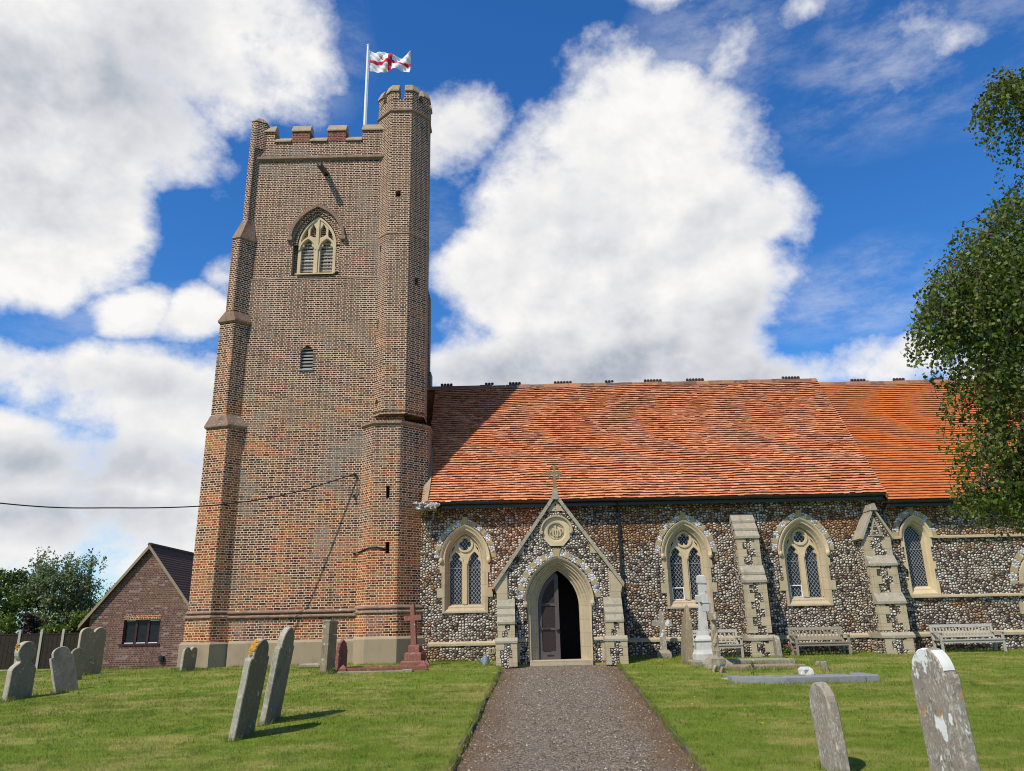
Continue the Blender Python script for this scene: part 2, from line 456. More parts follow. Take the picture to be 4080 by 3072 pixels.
def M_flint(name, scale=13., orange=.4, pale=1., knap=False, zo=False):
    t = mat(name)
    vec = t.vmath('ADD', t.uv, t.vmath('MULTIPLY', t.vmath('SUBTRACT', t.noise(t.uv, 6, 3, out='Color'), (.5, .5, .5)), (.05, .03, 0)))
    vec = t.mapv(vec, (.92, 1.12, 1))
    v1 = t.new('ShaderNodeTexVoronoi', voronoi_dimensions='2D', feature='F1'); t.put(v1.inputs['Vector'], vec); v1.inputs['Scale'].default_value = scale
    v2 = t.new('ShaderNodeTexVoronoi', voronoi_dimensions='2D', feature='DISTANCE_TO_EDGE'); t.put(v2.inputs['Vector'], vec); v2.inputs['Scale'].default_value = scale
    for v in (v1, v2): v.inputs['Randomness'].default_value = .82
    s = t.new('ShaderNodeSeparateColor'); t.put(s.inputs[0], v1.outputs['Color'])
    if knap:
        c = t.ramp(s.outputs[0], [(0, (.07, .065, .07)), (.2, (.36, .34, .34)), (.5, (.60, .57, .56)), (1, (.80, .77, .76))])
        jo = (.16, .13, .10)
    else:
        c = t.ramp(s.outputs[0], [(0, (.035, .03, .03)), (.16, (.12, .10, .09)), (.32, (.36 * pale, .29 * pale, .225 * pale)), (.6, (.60 * pale, .525 * pale, .44 * pale)), (.85, (.76 * pale, .71 * pale, .63 * pale)), (1, (.44, .31, .18))])
        jo = (.065, .043, .029)
        big = t.noise(t.mapv(t.pos, (1, 1, 1.5), (5, 1, 2)), .65, 4, .6)
        if zo:
            sz = t.new('ShaderNodeSeparateXYZ'); t.put(sz.inputs[0], t.pos)
            big = t.math('ADD', big, t.math('ADD', t.math('MULTIPLY', t.step(sz.outputs[2], 2.3, 3.5), .17), t.math('MULTIPLY', t.step(sz.outputs[2], .5, .1), .10)))
        om = t.step(t.math('ADD', big, t.math('MULTIPLY', t.math('SUBTRACT', s.outputs[1], .5), .30)), .66 - .2 * orange, .80 - .2 * orange)
        c = t.mix(om, c, t.ramp(s.outputs[2], [(0, (.13, .045, .018)), (.4, (.33, .13, .045)), (.75, (.46, .26, .11)), (1, (.52, .40, .26))]))
    edge = t.step(v2.outputs['Distance'], .05, .17 if not knap else .09)
    if not knap: edge = t.math('MULTIPLY', edge, t.math('SUBTRACT', 1, t.step(v1.outputs['Distance'], .46, .60)))
    c = t.mix(edge, jo, c)
    c = t.mix(t.math('MULTIPLY', t.noise(t.pos, 40, 4, .6), .5), c, t.mix(1.0, c, (.6, .6, .6), 'MULTIPLY'))
    t.put(t.b.inputs['Base Color'], c)
    h = t.math('ADD', t.math('POWER', t.math('MULTIPLY', t.math('MINIMUM', v2.outputs['Distance'], .42), 2.4), .6), t.math('MULTIPLY', s.outputs[1], .25))
    t.put(t.b.inputs['Normal'], t.bump(h, .9, .035 if not knap else .012))
    t.b.inputs['Roughness'].default_value = .62; t.b.inputs['Specular IOR Level'].default_value = .35
    return t.mat


def M_stone(name, c=(.42, .34, .22), dirt=.5, lich=.0, white=.0, scale=1., bump=.35, joints=False, orange=0.):
    """sawn or weathered stone with dirt, lichen rosettes and pale crust"""
    t = mat(name)
    P = t.pos
    n = t.noise(P, 3 * scale, 8, .65)
    cc = t.mix(n, tuple(x * .78 for x in c), tuple(min(1, x * 1.2) for x in c))
    d = t.step(t.noise(t.mapv(P, (1, 1, .45)), 5 * scale, 8, .7), .5, .72)
    cc = t.mix(t.math('MULTIPLY', d, dirt), cc, tuple(x * .32 for x in c))
    ro = t.step(t.noise(t.mapv(P, (7, 7, .5), (3, 1, 0)), 1.2, 5, .65), .55, .75)
    cc = t.mix(t.math('MULTIPLY', ro, dirt * .6), cc, tuple(x * .38 for x in c))
    if lich:
        for k_, (sc_, hi_, amt_) in enumerate(((9, .40, .7), (23, .36, .6))):
            vo = t.new('ShaderNodeTexVoronoi', feature='F1')
            t.put(vo.inputs['Vector'], t.vmath('ADD', P, t.vmath('MULTIPLY', t.noise(P, 16 + 9 * k_, 5, .7, out='Color'), (.07, .07, .07))))
            vo.inputs['Scale'].default_value = sc_
            sp_ = t.new('ShaderNodeSeparateColor'); t.put(sp_.inputs[0], vo.outputs['Color'])
            spot = t.math('SUBTRACT', 1, t.step(t.math('ADD', vo.outputs['Distance'], t.math('MULTIPLY', sp_.outputs[0], .34)), hi_ - .12, hi_))
            sel = t.step(t.noise(t.mapv(P, loc=(k_ * 3, 1, 2)), 3.5, 5, .65), .52 - lich * .14, .60 - lich * .1)
            cc = t.mix(t.math('MULTIPLY', t.math('MULTIPLY', spot, sel), amt_), cc, t.mix(sp_.outputs[1], (.50, .49, .44), (.38, .37, .25)))
        fine = t.math('MULTIPLY', t.step(t.noise(t.mapv(P, (1.5, 1.5, .62)), 26, 6, .72), .52, .60), t.step(t.noise(P, 3.1, 4, .6), .36, .58))
        blk = t.step(t.noise(t.mapv(P, (1.2, 1.2, .8), (7, 3, 1)), 17, 6, .7), .56, .66)
        cc = t.mix(t.math('MULTIPLY', blk, .55 * min(1, lich)), cc, tuple(x * .25 for x in c))
        cc = t.mix(t.math('MULTIPLY', fine, .08 + .62 * lich), cc, (.55, .53, .47))
    if white:
        w = t.step(t.noise(t.mapv(P, (1, 1, .7), (9, 2, 4)), 4.5, 5, .6), .64 - white * .2, .68 - white * .2)
        cc = t.mix(w, cc, (.68, .68, .66))
    if orange:
        w = t.step(t.noise(t.mapv(P, (1, 1, 1), (2, 5, 4)), 3.2, 5, .65), .70 - orange * .2, .78 - orange * .2)
        cc = t.mix(w, cc, t.mix(t.noise(P, 25, 5, .7), (.30, .13, .02), (.62, .31, .045)))
    h = t.math('ADD', n, t.math('MULTIPLY', t.noise(P, 30 * scale, 6, .7), .5))
    if joints:
        br = t.new('ShaderNodeTexBrick'); br.offset = .4; t.put(br.inputs['Vector'], t.uv); br.inputs['Scale'].default_value = 1
        br.inputs['Brick Width'].default_value = .6; br.inputs['Row Height'].default_value = .33; br.inputs['Mortar Size'].default_value = .006
        t.put(br.inputs['Color1'], (0, 0, 0, 1)); t.put(br.inputs['Color2'], (1, 1, 1, 1))
        cc = t.mix(t.math('MULTIPLY', br.outputs['Color'], .25), cc, t.mix(1.0, cc, (.75, .72, .66), 'MULTIPLY'))
        cc = t.mix(t.math('MULTIPLY', br.outputs['Fac'], .6), cc, (.2, .15, .09))
    t.put(t.b.inputs['Base Color'], cc)
    t.put(t.b.inputs['Normal'], t.bump(h, bump, .02))
    t.b.inputs['Roughness'].default_value = .9; t.b.inputs['Specular IOR Level'].default_value = .2
    return t.mat


def M_tile(name, stops, moss=.3, blot=.5):
    t = mat(name)
    r = rnd_attr(t)
    big = t.noise(t.pos, .8, 5, .62)
    f = t.math('ADD', t.math('MULTIPLY_ADD', t.math('POWER', r, .7), .34, .22), t.math('MULTIPLY', t.math('SUBTRACT', big, .4), blot))
    c = t.ramp(f, stops)
    c = t.mix(t.math('MULTIPLY', t.step(t.noise(t.pos, 14, 6, .7), .45, .75), .35), c, t.mix(1.0, c, (.55, .45, .42), 'MULTIPLY'))
    if moss:
        sepz = t.new('ShaderNodeSeparateXYZ'); t.put(sepz.inputs[0], t.pos)
        mm = t.math('MULTIPLY', t.step(t.noise(t.mapv(t.pos, (1.5, 1.5, 3)), 3, 6, .7), .52, .68), t.step(sepz.outputs[2], 7.2, 8.8))
        c = t.mix(t.math('MULTIPLY', mm, moss), c, (.46, .24, .04))
    t.put(t.b.inputs['Base Color'], c)
    t.put(t.b.inputs['Normal'], t.bump(t.noise(t.pos, 40, 5, .6), .35, .01))
    t.b.inputs['Roughness'].default_value = .8; t.b.inputs['Specular IOR Level'].default_value = .2
    return t.mat


def M_leaf(name, lo, hi, trans=.35, rough=.45, spec=.4):
    t = mat(name)
    r = rnd_attr(t)
    c = t.mix(r, lo, hi)
    c = t.mix(t.math('MULTIPLY', t.noise(t.pos, 1.2, 3), .5), c, t.mix(1.0, c, (.65, .75, .6), 'MULTIPLY'))
    t.put(t.b.inputs['Base Color'], c)
    t.b.inputs['Roughness'].default_value = rough; t.b.inputs['Specular IOR Level'].default_value = spec
    tr = t.new('ShaderNodeBsdfTranslucent'); t.put(tr.inputs[0], t.mix(1.0, c, (1.3, 1.5, .5), 'MULTIPLY'))
    mx = t.new('ShaderNodeMixShader'); mx.inputs[0].default_value = trans
    t.l.new(t.b.outputs[0], mx.inputs[1]); t.l.new(tr.outputs[0], mx.inputs[2]); t.l.new(mx.outputs[0], t.out.inputs[0])
    return t.mat


def grass_colour(t, tips=False):
    P = t.pos
    st = t.noise(t.mapv(P, (.5, 1.7, 1), rot=(0, 0, R(12))), 1.1, 7, .68)
    pt = t.noise(t.mapv(P, (1, 1.1, 1), (4, 9, 0)), .75, 7, .70)
    dry = t.step(t.math('ADD', t.math('MULTIPLY', st, .5), t.math('MULTIPLY', pt, .6)), .50, .68)
    g = t.mix(t.noise(P, 5, 7, .7), (.074, .124, .014), (.225, .285, .036))
    c = t.mix(t.math('MULTIPLY', dry, .72), g, (.37, .31, .105))
    lush = t.step(t.noise(t.mapv(P, (1, 1, 1), (1, 3, 0)), 1.8, 6, .68), .54, .70)
    c = t.mix(t.math('MULTIPLY', lush, .65), c, (.055, .118, .012))
    if tips:
        c = t.mix(rnd_attr(t), t.mix(1.0, c, (.62, .70, .6), 'MULTIPLY'), t.mix(1.0, c, (1.45, 1.32, 1.4), 'MULTIPLY'))
    return c


M = {}
M['brick'] = M_brick('old_red_brick', .16, .75)
M['brick_orange'] = M_brick('orange_brick', .50, .3)
M['brick_turret'] = M_brick('turret_brick', .38, .4)
M['brick_base'] = M_brick('base_brick', .60, .7, zfade=False)
M['brick_red'] = M_brick('new_red_brick', -.3, 0, mortar=(.30, .22, .16), pal=[(0, (.10, .025, .018)), (.5, (.20, .045, .026)), (1, (.24, .075, .04))])
M['brick_hall'] = M_brick('hall_brick', -.4, .15, mortar=(.26, .20, .17), worn=.25, ms=.009, bw=.225, rh=.075,
                          pal=[(0, (.085, .040, .035)), (.5, (.13, .055, .046)), (.85, (.16, .075, .06)), (.95, (.24, .16, .14)), (1, (.28, .2, .18))], zfade=False)
M['flint'] = M_flint('field_flint', 13.0, .45, zo=True)
M['flint_porch'] = M_flint('porch_flint', 15., -.35, 1.08)
M['flint_quoin'] = M_flint('buttress_flint', 14., .1, 1.05)
M['knapped'] = M_flint('knapped_flint', 15., 0, 1., True)
M['stone'] = M_stone('dressed_limestone', (.54, .43, .275), .25, bump=.15, scale=.8)
M['stone_jamb'] = M_stone('jamb_limestone', (.45, .365, .245), .3, bump=.2, joints=True)
M['stone_weather'] = M_stone('weathered_limestone', (.33, .285, .215), .65, lich=.3, bump=.4)
M['stone_olive'] = M_stone('olive_voussoir_stone', (.36, .29, .15), .3, bump=.2)
M['cement'] = M_stone('cement_render', (.32, .25, .165), .28, scale=.45, bump=.12)
M['string'] = M_stone('brick_moulding', (.25, .155, .11), .7, lich=.4, bump=.5)
M['coping'] = M_stone('brick_coping', (.33, .25, .175), .55, lich=.4, orange=.55, bump=.4)
M['grave_grey'] = M_stone('grey_headstone', (.20, .17, .125), .5, lich=.15, bump=.5)
M['grave_dark'] = M_stone('dark_headstone', (.17, .135, .088), .45, lich=.15, orange=.12, bump=.5)
M['grave_pale'] = M_stone('lichened_headstone', (.27, .225, .185), .45, lich=1.05, white=.30, orange=.55, bump=.7)
M['grave_mottled'] = M_stone('mottled_headstone', (.29, .245, .195), .4, lich=1., orange=.35, bump=.7)
M['grave_brown'] = M_stone('brown_headstone', (.24, .185, .12), .55, lich=.3, orange=.35, bump=.4)
M['granite_red'] = M_stone('red_granite', (.215, .082, .062), .4, lich=.12, scale=2, bump=.25)
M['granite_grey'] = M_stone('blue_grey_granite', (.22, .225, .24), .2, scale=3, bump=.1)
M['marble'] = M_stone('weathered_marble', (.50, .48, .45), .5, lich=.2, bump=.25)
M['old_stone'] = M_stone('old_kerb_stone', (.26, .225, .165), .55, lich=.5, bump=.5)
M['cross_stone'] = M_stone('rough_cross_stone', (.33, .26, .19), .55, lich=.4, bump=.7)
M['grave_edge'] = M_stone('sunlit_lichened_edge', (.37, .325, .25), .5, lich=.6, orange=.1, bump=.5)  # paler tone paints sunlight on the narrow edges, along with real lichen
M['crust'] = M_plain('white_lichen_crust', (.60, .59, .56), .9, var=.08, bump=.3)
M['orange_lichen'] = M_stone('orange_lichen', (.36, .30, .22), .3, lich=.3, orange=2.1, scale=3, bump=.6)
ROOF_OLD = [(0, (.15, .05, .034)), (.15, (.33, .10, .054)), (.36, (.55, .205, .105)), (.6, (.70, .315, .165)), (.8, (.76, .41, .235)), (1, (.64, .40, .26))]
ROOF_NEW = [(0, (.26, .08, .045)), (.2, (.42, .115, .040)), (.5, (.54, .160, .050)), (.8, (.58, .19, .062)), (1, (.50, .20, .08))]
M['tile_old'] = M_tile('old_clay_tile', ROOF_OLD, .35, .38)
M['tile_new'] = M_tile('new_clay_tile', ROOF_NEW, .8, .22)
M['tile_dark'] = M_tile('brown_tile', [(0, (.05, .028, .026)), (.5, (.085, .042, .036)), (1, (.12, .06, .05))], 0, .2)
M['ridge'] = M_tile('ridge_tile', [(0, (.08, .045, .04)), (.4, (.16, .095, .075)), (.6, (.36, .17, .09)), (1, (.42, .32, .18))], .6, .3)
M['crest'] = M_plain('crest_tile', (.06, .032, .03), .7)
M['black'] = M_plain('black_painted_iron', (.014, .014, .015), .35, spec=.5)
M['cable'] = M_plain('black_cable', (.012, .012, .014), .5)
M['lead'] = M_plain('lead_cames', (.30, .30, .31), .5, metal=.2)
M['white_paint'] = M_plain('white_paint', (.75, .76, .78), .4, var=.05)
M['louvre'] = M_plain('weathered_louvre', (.36, .34, .32), .8, var=.3, scale=14)
M['interior'] = M_plain('painted_interior_shade', (.035, .022, .018), .9)  # shade inside the porch put into the colour
M['darkhole'] = M_plain('painted_recess_shade', (.03, .022, .018), .9)  # near-black colour stands in for the shade inside wall openings
M['floor'] = M_plain('porch_floor', (.10, .03, .022), .8)
M['door_wood'] = M_plain('painted_gate_frame', (.09, .07, .07), .6, var=.15, scale=9)
M['teak'] = M_plain('weathered_teak', (.25, .215, .165), .8, var=.35, scale=12, bump=.4)
M['teak_grey'] = M_plain('silver_grey_teak', (.36, .335, .29), .8, var=.25, scale=12, bump=.4)
M['zinc'] = M_plain('galvanised_steel', (.33, .37, .42), .45, metal=.6, var=.15)
M['concrete'] = M_plain('concrete_post', (.36, .33, .28), .9, var=.2, bump=.3)
M['fence'] = M_plain('dark_fence_panel', (.024, .017, .012), .85, var=.4, scale=5)
M['timber'] = M_plain('weathered_edging_board', (.13, .10, .075), .9, var=.45, scale=7, bump=.5)
M['upvc'] = M_plain('brown_window_frame', (.055, .018, .018), .4)
M['barge'] = M_plain('barge_board', (.26, .205, .145), .8, var=.25)
M['flag_white'] = M_plain('flag_white', (.70, .70, .73), .8, var=.03)
M['flag_red'] = M_plain('flag_red', (.52, .018, .065), .8, var=.05)
M['flag_brown'] = M_plain('flag_emblem', (.42, .12, .05), .8, var=.1)
M['pole'] = M_plain('white_flagpole', (.74, .75, .77), .35, var=.03)
M['bark'] = M_plain('birch_bark', (.12, .095, .075), .9, var=.6, scale=9, bump=.6, dist=.03)
M['twig'] = M_plain('dark_twig', (.05, .032, .024), .9)
M['leaf_birch'] = M_leaf('birch_leaf', (.020, .042, .008), (.20, .235, .050), .38, .5, .3)
M['leaf_dark'] = M_leaf('dark_leaf', (.028, .052, .011), (.11, .15, .028), .2, .5)
M['leaf_mid'] = M_leaf('mid_leaf', (.055, .09, .013), (.20, .25, .04), .3, .5)
M['leaf_sallow'] = M_leaf('sallow_leaf', (.065, .088, .042), (.25, .28, .17), .25, .5)
M['leaf_purple'] = M_leaf('purple_leaf', (.020, .010, .014), (.06, .028, .034), .2, .5)
M['leaf_bright'] = M_leaf('bright_leaf', (.055, .095, .012), (.17, .225, .035), .3, .5)
M['petal_pink'] = M_leaf('pink_flower', (.32, .03, .07), (.45, .10, .14), .2, .7)
M['petal_yellow'] = M_plain('yellow_flower', (.72, .58, .03), .7)

t = mat('window_glass')
t.put(t.b.inputs['Base Color'], t.mix(t.noise(t.pos, 3, 3), (.006, .006, .010), (.028, .030, .040)))
t.b.inputs['Roughness'].default_value = .12; t.b.inputs['Specular IOR Level'].default_value = .16
vv = t.noise(t.pos, 9, 2)
t.put(t.b.inputs['Normal'], t.bump(vv, .25, .02))
M['glass'] = t.mat

t = mat('gate_wire_mesh')
wv = []
for rot in (R(45), R(-45)):
    w = t.new('ShaderNodeTexWave', wave_type='BANDS', bands_direction='X')
    t.put(w.inputs[0], t.mapv(t.uv, (1, 1, 1), rot=(0, 0, rot))); w.inputs['Scale'].default_value = 14
    wv.append(w.outputs['Fac'])
f_ = t.step(t.math('MAXIMUM', wv[0], wv[1]), .80, .95)
t.put(t.b.inputs['Base Color'], t.mix(f_, (.016, .010, .009), (.05, .034, .03)))
t.b.inputs['Roughness'].default_value = .7
M['mesh'] = t.mat

t = mat('lawn_turf')
t.put(t.b.inputs['Base Color'], grass_colour(t))
t.put(t.b.inputs['Normal'], t.bump(t.math('ADD', t.noise(t.pos, 70, 5, .7), t.noise(t.pos, 9, 4)), .8, .03))
t.b.inputs['Roughness'].default_value = .95; t.b.inputs['Specular IOR Level'].default_value = .1
M['turf'] = t.mat
t = mat('grass_blade')
cb = grass_colour(t, True)
t.put(t.b.inputs['Base Color'], cb)
t.b.inputs['Roughness'].default_value = .6; t.b.inputs['Specular IOR Level'].default_value = .25
tr_ = t.new('ShaderNodeBsdfTranslucent'); t.put(tr_.inputs[0], cb)
mx_ = t.new('ShaderNodeMixShader'); mx_.inputs[0].default_value = .3
t.l.new(t.b.outputs[0], mx_.inputs[1]); t.l.new(tr_.outputs[0], mx_.inputs[2]); t.l.new(mx_.outputs[0], t.out.inputs[0])
M['blade'] = t.mat

t = mat('gravel_path')
P_ = t.pos
g1 = t.noise(P_, 55, 6, .7); g2 = t.noise(P_, 1.3, 5, .6)
vo_ = t.new('ShaderNodeTexVoronoi', feature='F1'); t.put(vo_.inputs['Vector'], P_); vo_.inputs['Scale'].default_value = 42
sv_ = t.new('ShaderNodeSeparateColor'); t.put(sv_.inputs[0], vo_.outputs['Color'])
c_ = t.ramp(t.math('ADD', t.math('MULTIPLY', g1, .5), t.math('MULTIPLY', sv_.outputs[0], .5)), [(.18, (.04, .028, .02)), (.42, (.15, .115, .083)), (.66, (.27, .215, .16)), (.92, (.48, .41, .32))])
sx_ = t.new('ShaderNodeSeparateXYZ'); t.put(sx_.inputs[0], t.new('ShaderNodeAttribute', attribute_type='GEOMETRY', attribute_name='side').outputs['Vector'])
ed_ = t.step(t.math('ADD', sx_.outputs[0], t.math('MULTIPLY', t.math('SUBTRACT', t.noise(P_, 1.6, 5, .65), .5), .9)), .48, .95)
c_ = t.mix(t.math('MULTIPLY', ed_, .75), c_, t.mix(g1, (.07, .036, .015), (.23, .13, .055)))
ms_ = t.step(t.noise(P_, 2.3, 5, .7), .62, .74)
c_ = t.mix(t.math('MULTIPLY', ms_, .35), c_, (.12, .10, .03))
c_ = t.mix(t.math('MULTIPLY', t.step(g2, .5, .75), .3), c_, (.21, .19, .175))
t.put(t.b.inputs['Base Color'], c_)
t.put(t.b.inputs['Normal'], t.bump(t.math('ADD', g1, t.math('MULTIPLY', vo_.outputs['Distance'], -1)), .9, .025))
t.b.inputs['Roughness'].default_value = .9
M['path'] = t.mat
t = mat('pebble')
t.put(t.b.inputs['Base Color'], t.ramp(rnd_attr(t), [(0, (.04, .028, .019)), (.5, (.15, .112, .078)), (.85, (.28, .22, .16)), (1, (.56, .49, .40))]))
M['pebble'] = t.mat

# ------------------------------------------------------------------ the church
NW = 22.0                                     # south face of nave and chancel
church = thing('church', 'medieval village church with a tall red brick tower, flint nave and orange tiled roof', 'church', (3, 24, 0))


def part(mb, name, mt, parent=church, **kw): return mb.build(name, mt, parent, **kw)
def parts(mb, name, mt, parent=church, **kw): return [q.build(name, mt, parent, **kw) for q in mb.pieces()]


def face_panel(mb, p0, p1, z0, z1, holes=(), depth=.22, back=None):
    """upright wall face between two plan points (outside on the right hand of p0->p1 seen from above is the viewer)"""
    a = Vector((p0[0], p0[1], 0)); b = Vector((p1[0], p1[1], 0)); L = (b - a).length
    d = (b - a) / L; n = Vector((-d.y, d.x, 0))          # into the wall
    F = lambda u, v, w: tuple(a + d * u + n * w + Vector((0, 0, v)))
    mb.prism([(0, z0), (L, z0), (L, z1), (0, z1)], holes, 0, depth, F, caps=(1, 0), sides=False)
    if back is not None:
        for h in holes:
            back.prism(h, (), depth, depth + .02, F, caps=(1, 0), sides=False)


def rect(cx, cz, w, h): return [(cx - w / 2, cz - h / 2), (cx + w / 2, cz - h / 2), (cx + w / 2, cz + h / 2), (cx - w / 2, cz + h / 2)]


def sweep_plan(mb, rings):
    """rings: list of (plan points, z) joined upwards"""
    mb.loft([[(x, y, z) for x, y in pl] for pl, z in rings], True, (True, True))


def offset_plan(pl, d, skip=()):
    """grow a counter-clockwise plan outline outwards by d"""
    n = len(pl); out = []
    for i in range(n):
        p0, p1, p2 = Vector(pl[i - 1]), Vector(pl[i]), Vector(pl[(i + 1) % n])
        e1 = (p1 - p0).normalized(); e2 = (p2 - p1).normalized()
        n1 = Vector((e1.y, -e1.x)); n2 = Vector((e2.y, -e2.x))
        bis = (n1 + n2); bis = bis / max(.2, bis.length_squared) * 2
        out.append((p1.x + bis.x * d, p1.y + bis.y * d))
    return out


# --- tower shaft
TX0, TX1, TY0, TY1 = -8.15, -3.3, 21.82, 27.4
BWX = -6.08
tw = MB(); hole = MB()
bell = arch(BWX, .74, 11.42, 12.5, 13.68, 12)
tw.prism([(TX0, 11.33), (-3.2, 11.33), (-3.2, 15.7), (TX0, 15.7)], [bell], TY0 + .03, TY0 + .25, caps=(1, 0))
sw = arch(-6.15, .19, 8.33, 8.86, 9.06, 5)
tw.prism([(TX0, 1.3), (-3.2, 1.3), (-3.2, 11.33), (TX0, 11.33)], [sw], TY0, TY0 + .25, caps=(1, 0))
tw.box(TX0 - .05, -3.2, TY0 - .05, TY0 + .2, .6, 1.22)
tw.box(TX0, TX1, TY0 + .26, TY1, -.3, 15.7)
tower = part(tw, 'tower', M['brick'])
# ledge where the wall steps back under the belfry
lg = MB(); lg.loft([[(-8.1, TY0 - .012, 11.29), (-3.5, TY0 - .012, 11.29)], [(-8.1, TY0 - .012, 11.31), (-3.5, TY0 - .012, 11.31)], [(-8.1, TY0 + .04, 11.36), (-3.5, TY0 + .04, 11.36)]], False)
part(lg, 'wall_ledge', M['string'], tower)

# --- tower plinth of grey render, with the brick base and moulded string over it
BUTT = {   # south-west angle buttress: (wall, near corner, far corner) plan points for each stage
    0: [(-7.72, TY0), (-8.12, 21.38), (-9.03, 21.62)],
    1: [(-7.74, TY0), (-8.16, 21.42), (-8.95, 21.66)],
    2: [(-7.85, TY0), (-8.20, 21.47), (-8.90, 21.68)],
    3: [(-7.98, TY0), (-8.30, 21.50), (-8.80, 21.65)],
    4: [(-8.03, TY0), (-8.37, 21.48), (-8.63, 21.56)],
    5: [(-8.12, TY0 + .03), (-8.265, 21.685), (-8.44, 21.73)]}
def bplan(k, grow=0.):
    a, b, c = BUTT[k]
    pl = [(a[0], a[1] + .3), a, b, c, (c[0], 22.6), (-8.0, 22.6)]
    pl = pl[::-1]
    if grow:
        pl = offset_plan(ccw(pl), grow)
        return pl
    return ccw(pl)
TUR_LO = ccw([(-4.38, 21.83), (-4.0, 21.45), (-3.22, 21.45), (-2.50, 22.16), (-2.50, 23.0), (-3.2, 23.6), (-4.2, 23.6), (-4.5, 23.0)])
def octa(cx, cy, s):
    r = s / 2 / math.sin(math.pi / 8)
    return [(cx + r * math.cos(math.pi / 8 + k * math.pi / 4), cy + r * math.sin(math.pi / 8 + k * math.pi / 4)) for k in range(8)]
TUR_UP = octa(-3.455, 22.365, .69)
pl = MB()
sweep_plan(pl, [(offset_plan(bplan(0), 0.0), -.4), (bplan(0), .56), (offset_plan(bplan(0), -.05), .63)])
sweep_plan(pl, [(offset_plan(TUR_LO, .10), -.4), (offset_plan(TUR_LO, .10), .60), (offset_plan(TUR_LO, .04), .67)])
F = WALLF
pl.loft([[(-7.75, TY0 - .12, -.4), (-4.2, TY0 - .12, -.4)], [(-7.75, TY0 - .12, .56), (-4.2, TY0 - .12, .56)], [(-7.75, TY0 - .04, .64), (-4.2, TY0 - .04, .64)]], False)
part(pl, 'rendered_plinth', M['cement'], tower)
st = MB()
def roll(z, g0, plan):
    sweep_plan(st, [(offset_plan(plan, g0), z), (offset_plan(plan, g0 + .05), z + .03), (offset_plan(plan, g0 + .05), z + .06), (offset_plan(plan, g0 + .01), z + .10)])
for k, z in ((2, 1.20), (2, 1.32)): roll(z, .0 if z > 1.25 else .03, bplan(k))
roll(1.24, .03, TUR_LO); roll(1.36, .0, TUR_LO)
for z, g in ((1.19, .06), (1.31, .03)):
    st.loft([[(x, TY0 - g, z), (x, TY0 - g - .05, z + .03), (x, TY0 - g - .05, z + .06), (x, TY0 + .03, z + .12)] for x in (-7.9, -4.2)], False)
parts(st, 'base_moulding', M['string'], tower)

# --- angle buttress
bt = MB()
sweep_plan(bt, [(bplan(1), .60), (bplan(1), 1.22)])
sweep_plan(bt, [(bplan(2), 1.3), (bplan(2), 6.62)])
sweep_plan(bt, [(bplan(3), 6.8), (bplan(3), 9.9)])
sweep_plan(bt, [(bplan(4), 10.05), (bplan(4), 12.62)])
sweep_plan(bt, [(bplan(5), 13.25), (bplan(5), 16.0)])
top5 = ccw([(-7.97, 21.84), (-8.265, 21.685), (-8.44, 21.73), (-8.44, 22.3), (-7.97, 22.3)])
sweep_plan(bt, [(top5, 16.0), (top5, 17.0), (offset_plan(top5, .02), 17.02), (offset_plan(top5, -.16), 17.24)])
butt = part(bt, 'angle_buttress', M['brick_orange'])
bs = MB()
for k0, k1, z0, z1 in ((2, 3, 6.50, 6.88), (3, 4, 9.78, 10.12)):
    sweep_plan(bs, [(offset_plan(bplan(k0), .005), z0 - .02), (offset_plan(bplan(k0), .06), z0 + .03), (offset_plan(bplan(k0), .06), z0 + .08), (offset_plan(bplan(k1), .012), z1)])
sweep_plan(bs, [(bplan(4), 12.56), (offset_plan(bplan(4), .03), 12.6), (offset_plan(bplan(5), .01), 13.32)])
parts(bs, 'buttress_weathering', M['string'], butt)
nb = MB()
nb.box(-3.4, -2.99, 27.0, 27.6, 0, 9.9); nb.box(-3.4, -3.07, 27.0, 27.55, 9.9, 13.0)
nb.loft([[(-3.4, y, 13.0), (-3.07, y, 13.0), (-3.25, y, 13.7), (-3.4, y, 13.7)] for y in (27.0, 27.5)], True, (True, True))
part(nb, 'angle_buttress', M['brick'])

# --- stair turret
tr = MB()
sweep_plan(tr, [(offset_plan(TUR_LO, .045), .6), (offset_plan(TUR_LO, .045), 1.26)])
def octwall(pln, z0, z1, holes=None):
    n = len(pln)
    for i in range(n):
        face_panel(tr, pln[i], pln[(i + 1) % n], z0, z1, (holes or {}).get(i, ()), .2, hole)
def idx(pln, a, b):
    for i in range(len(pln)):
        if Vector(pln[i]).to_tuple(3) == Vector(a).to_tuple(3): return i
i0 = [i for i, p in enumerate(TUR_LO) if abs(p[0] + 4.0) < 1e-6][0]
octwall(TUR_LO, 1.3, 6.6, {i0: [rect(.46, 4.52, .10, .34), rect(.49, 2.98, .11, .32)]})
iu = min(range(8), key=lambda i: (TUR_UP[i][1] + TUR_UP[(i + 1) % 8][1]))
octwall(TUR_UP, 6.8, 17.18, {iu: [rect(.31, 14.05, .16, .2)], (iu + 1) % 8: [rect(.33, 11.1, .13, .26)], (iu - 1) % 8: [rect(.36, 12.25, .07, .24), rect(.36, 9.7, .08, .3), [(.42, 7.06), (.5, 7.2), (.42, 7.34), (.34, 7.2)]]})
UP1 = offset_plan(TUR_UP, .01)
octwall(UP1, 17.22, 17.62)
turret = part(tr, 'stair_turret', M['brick_turret'])
ts = MB()
sweep_plan(ts, [(offset_plan(TUR_LO, 0), 6.46), (offset_plan(TUR_LO, .06), 6.50), (offset_plan(TUR_LO, .06), 6.56), (offset_plan(TUR_UP, .02), 6.90)])
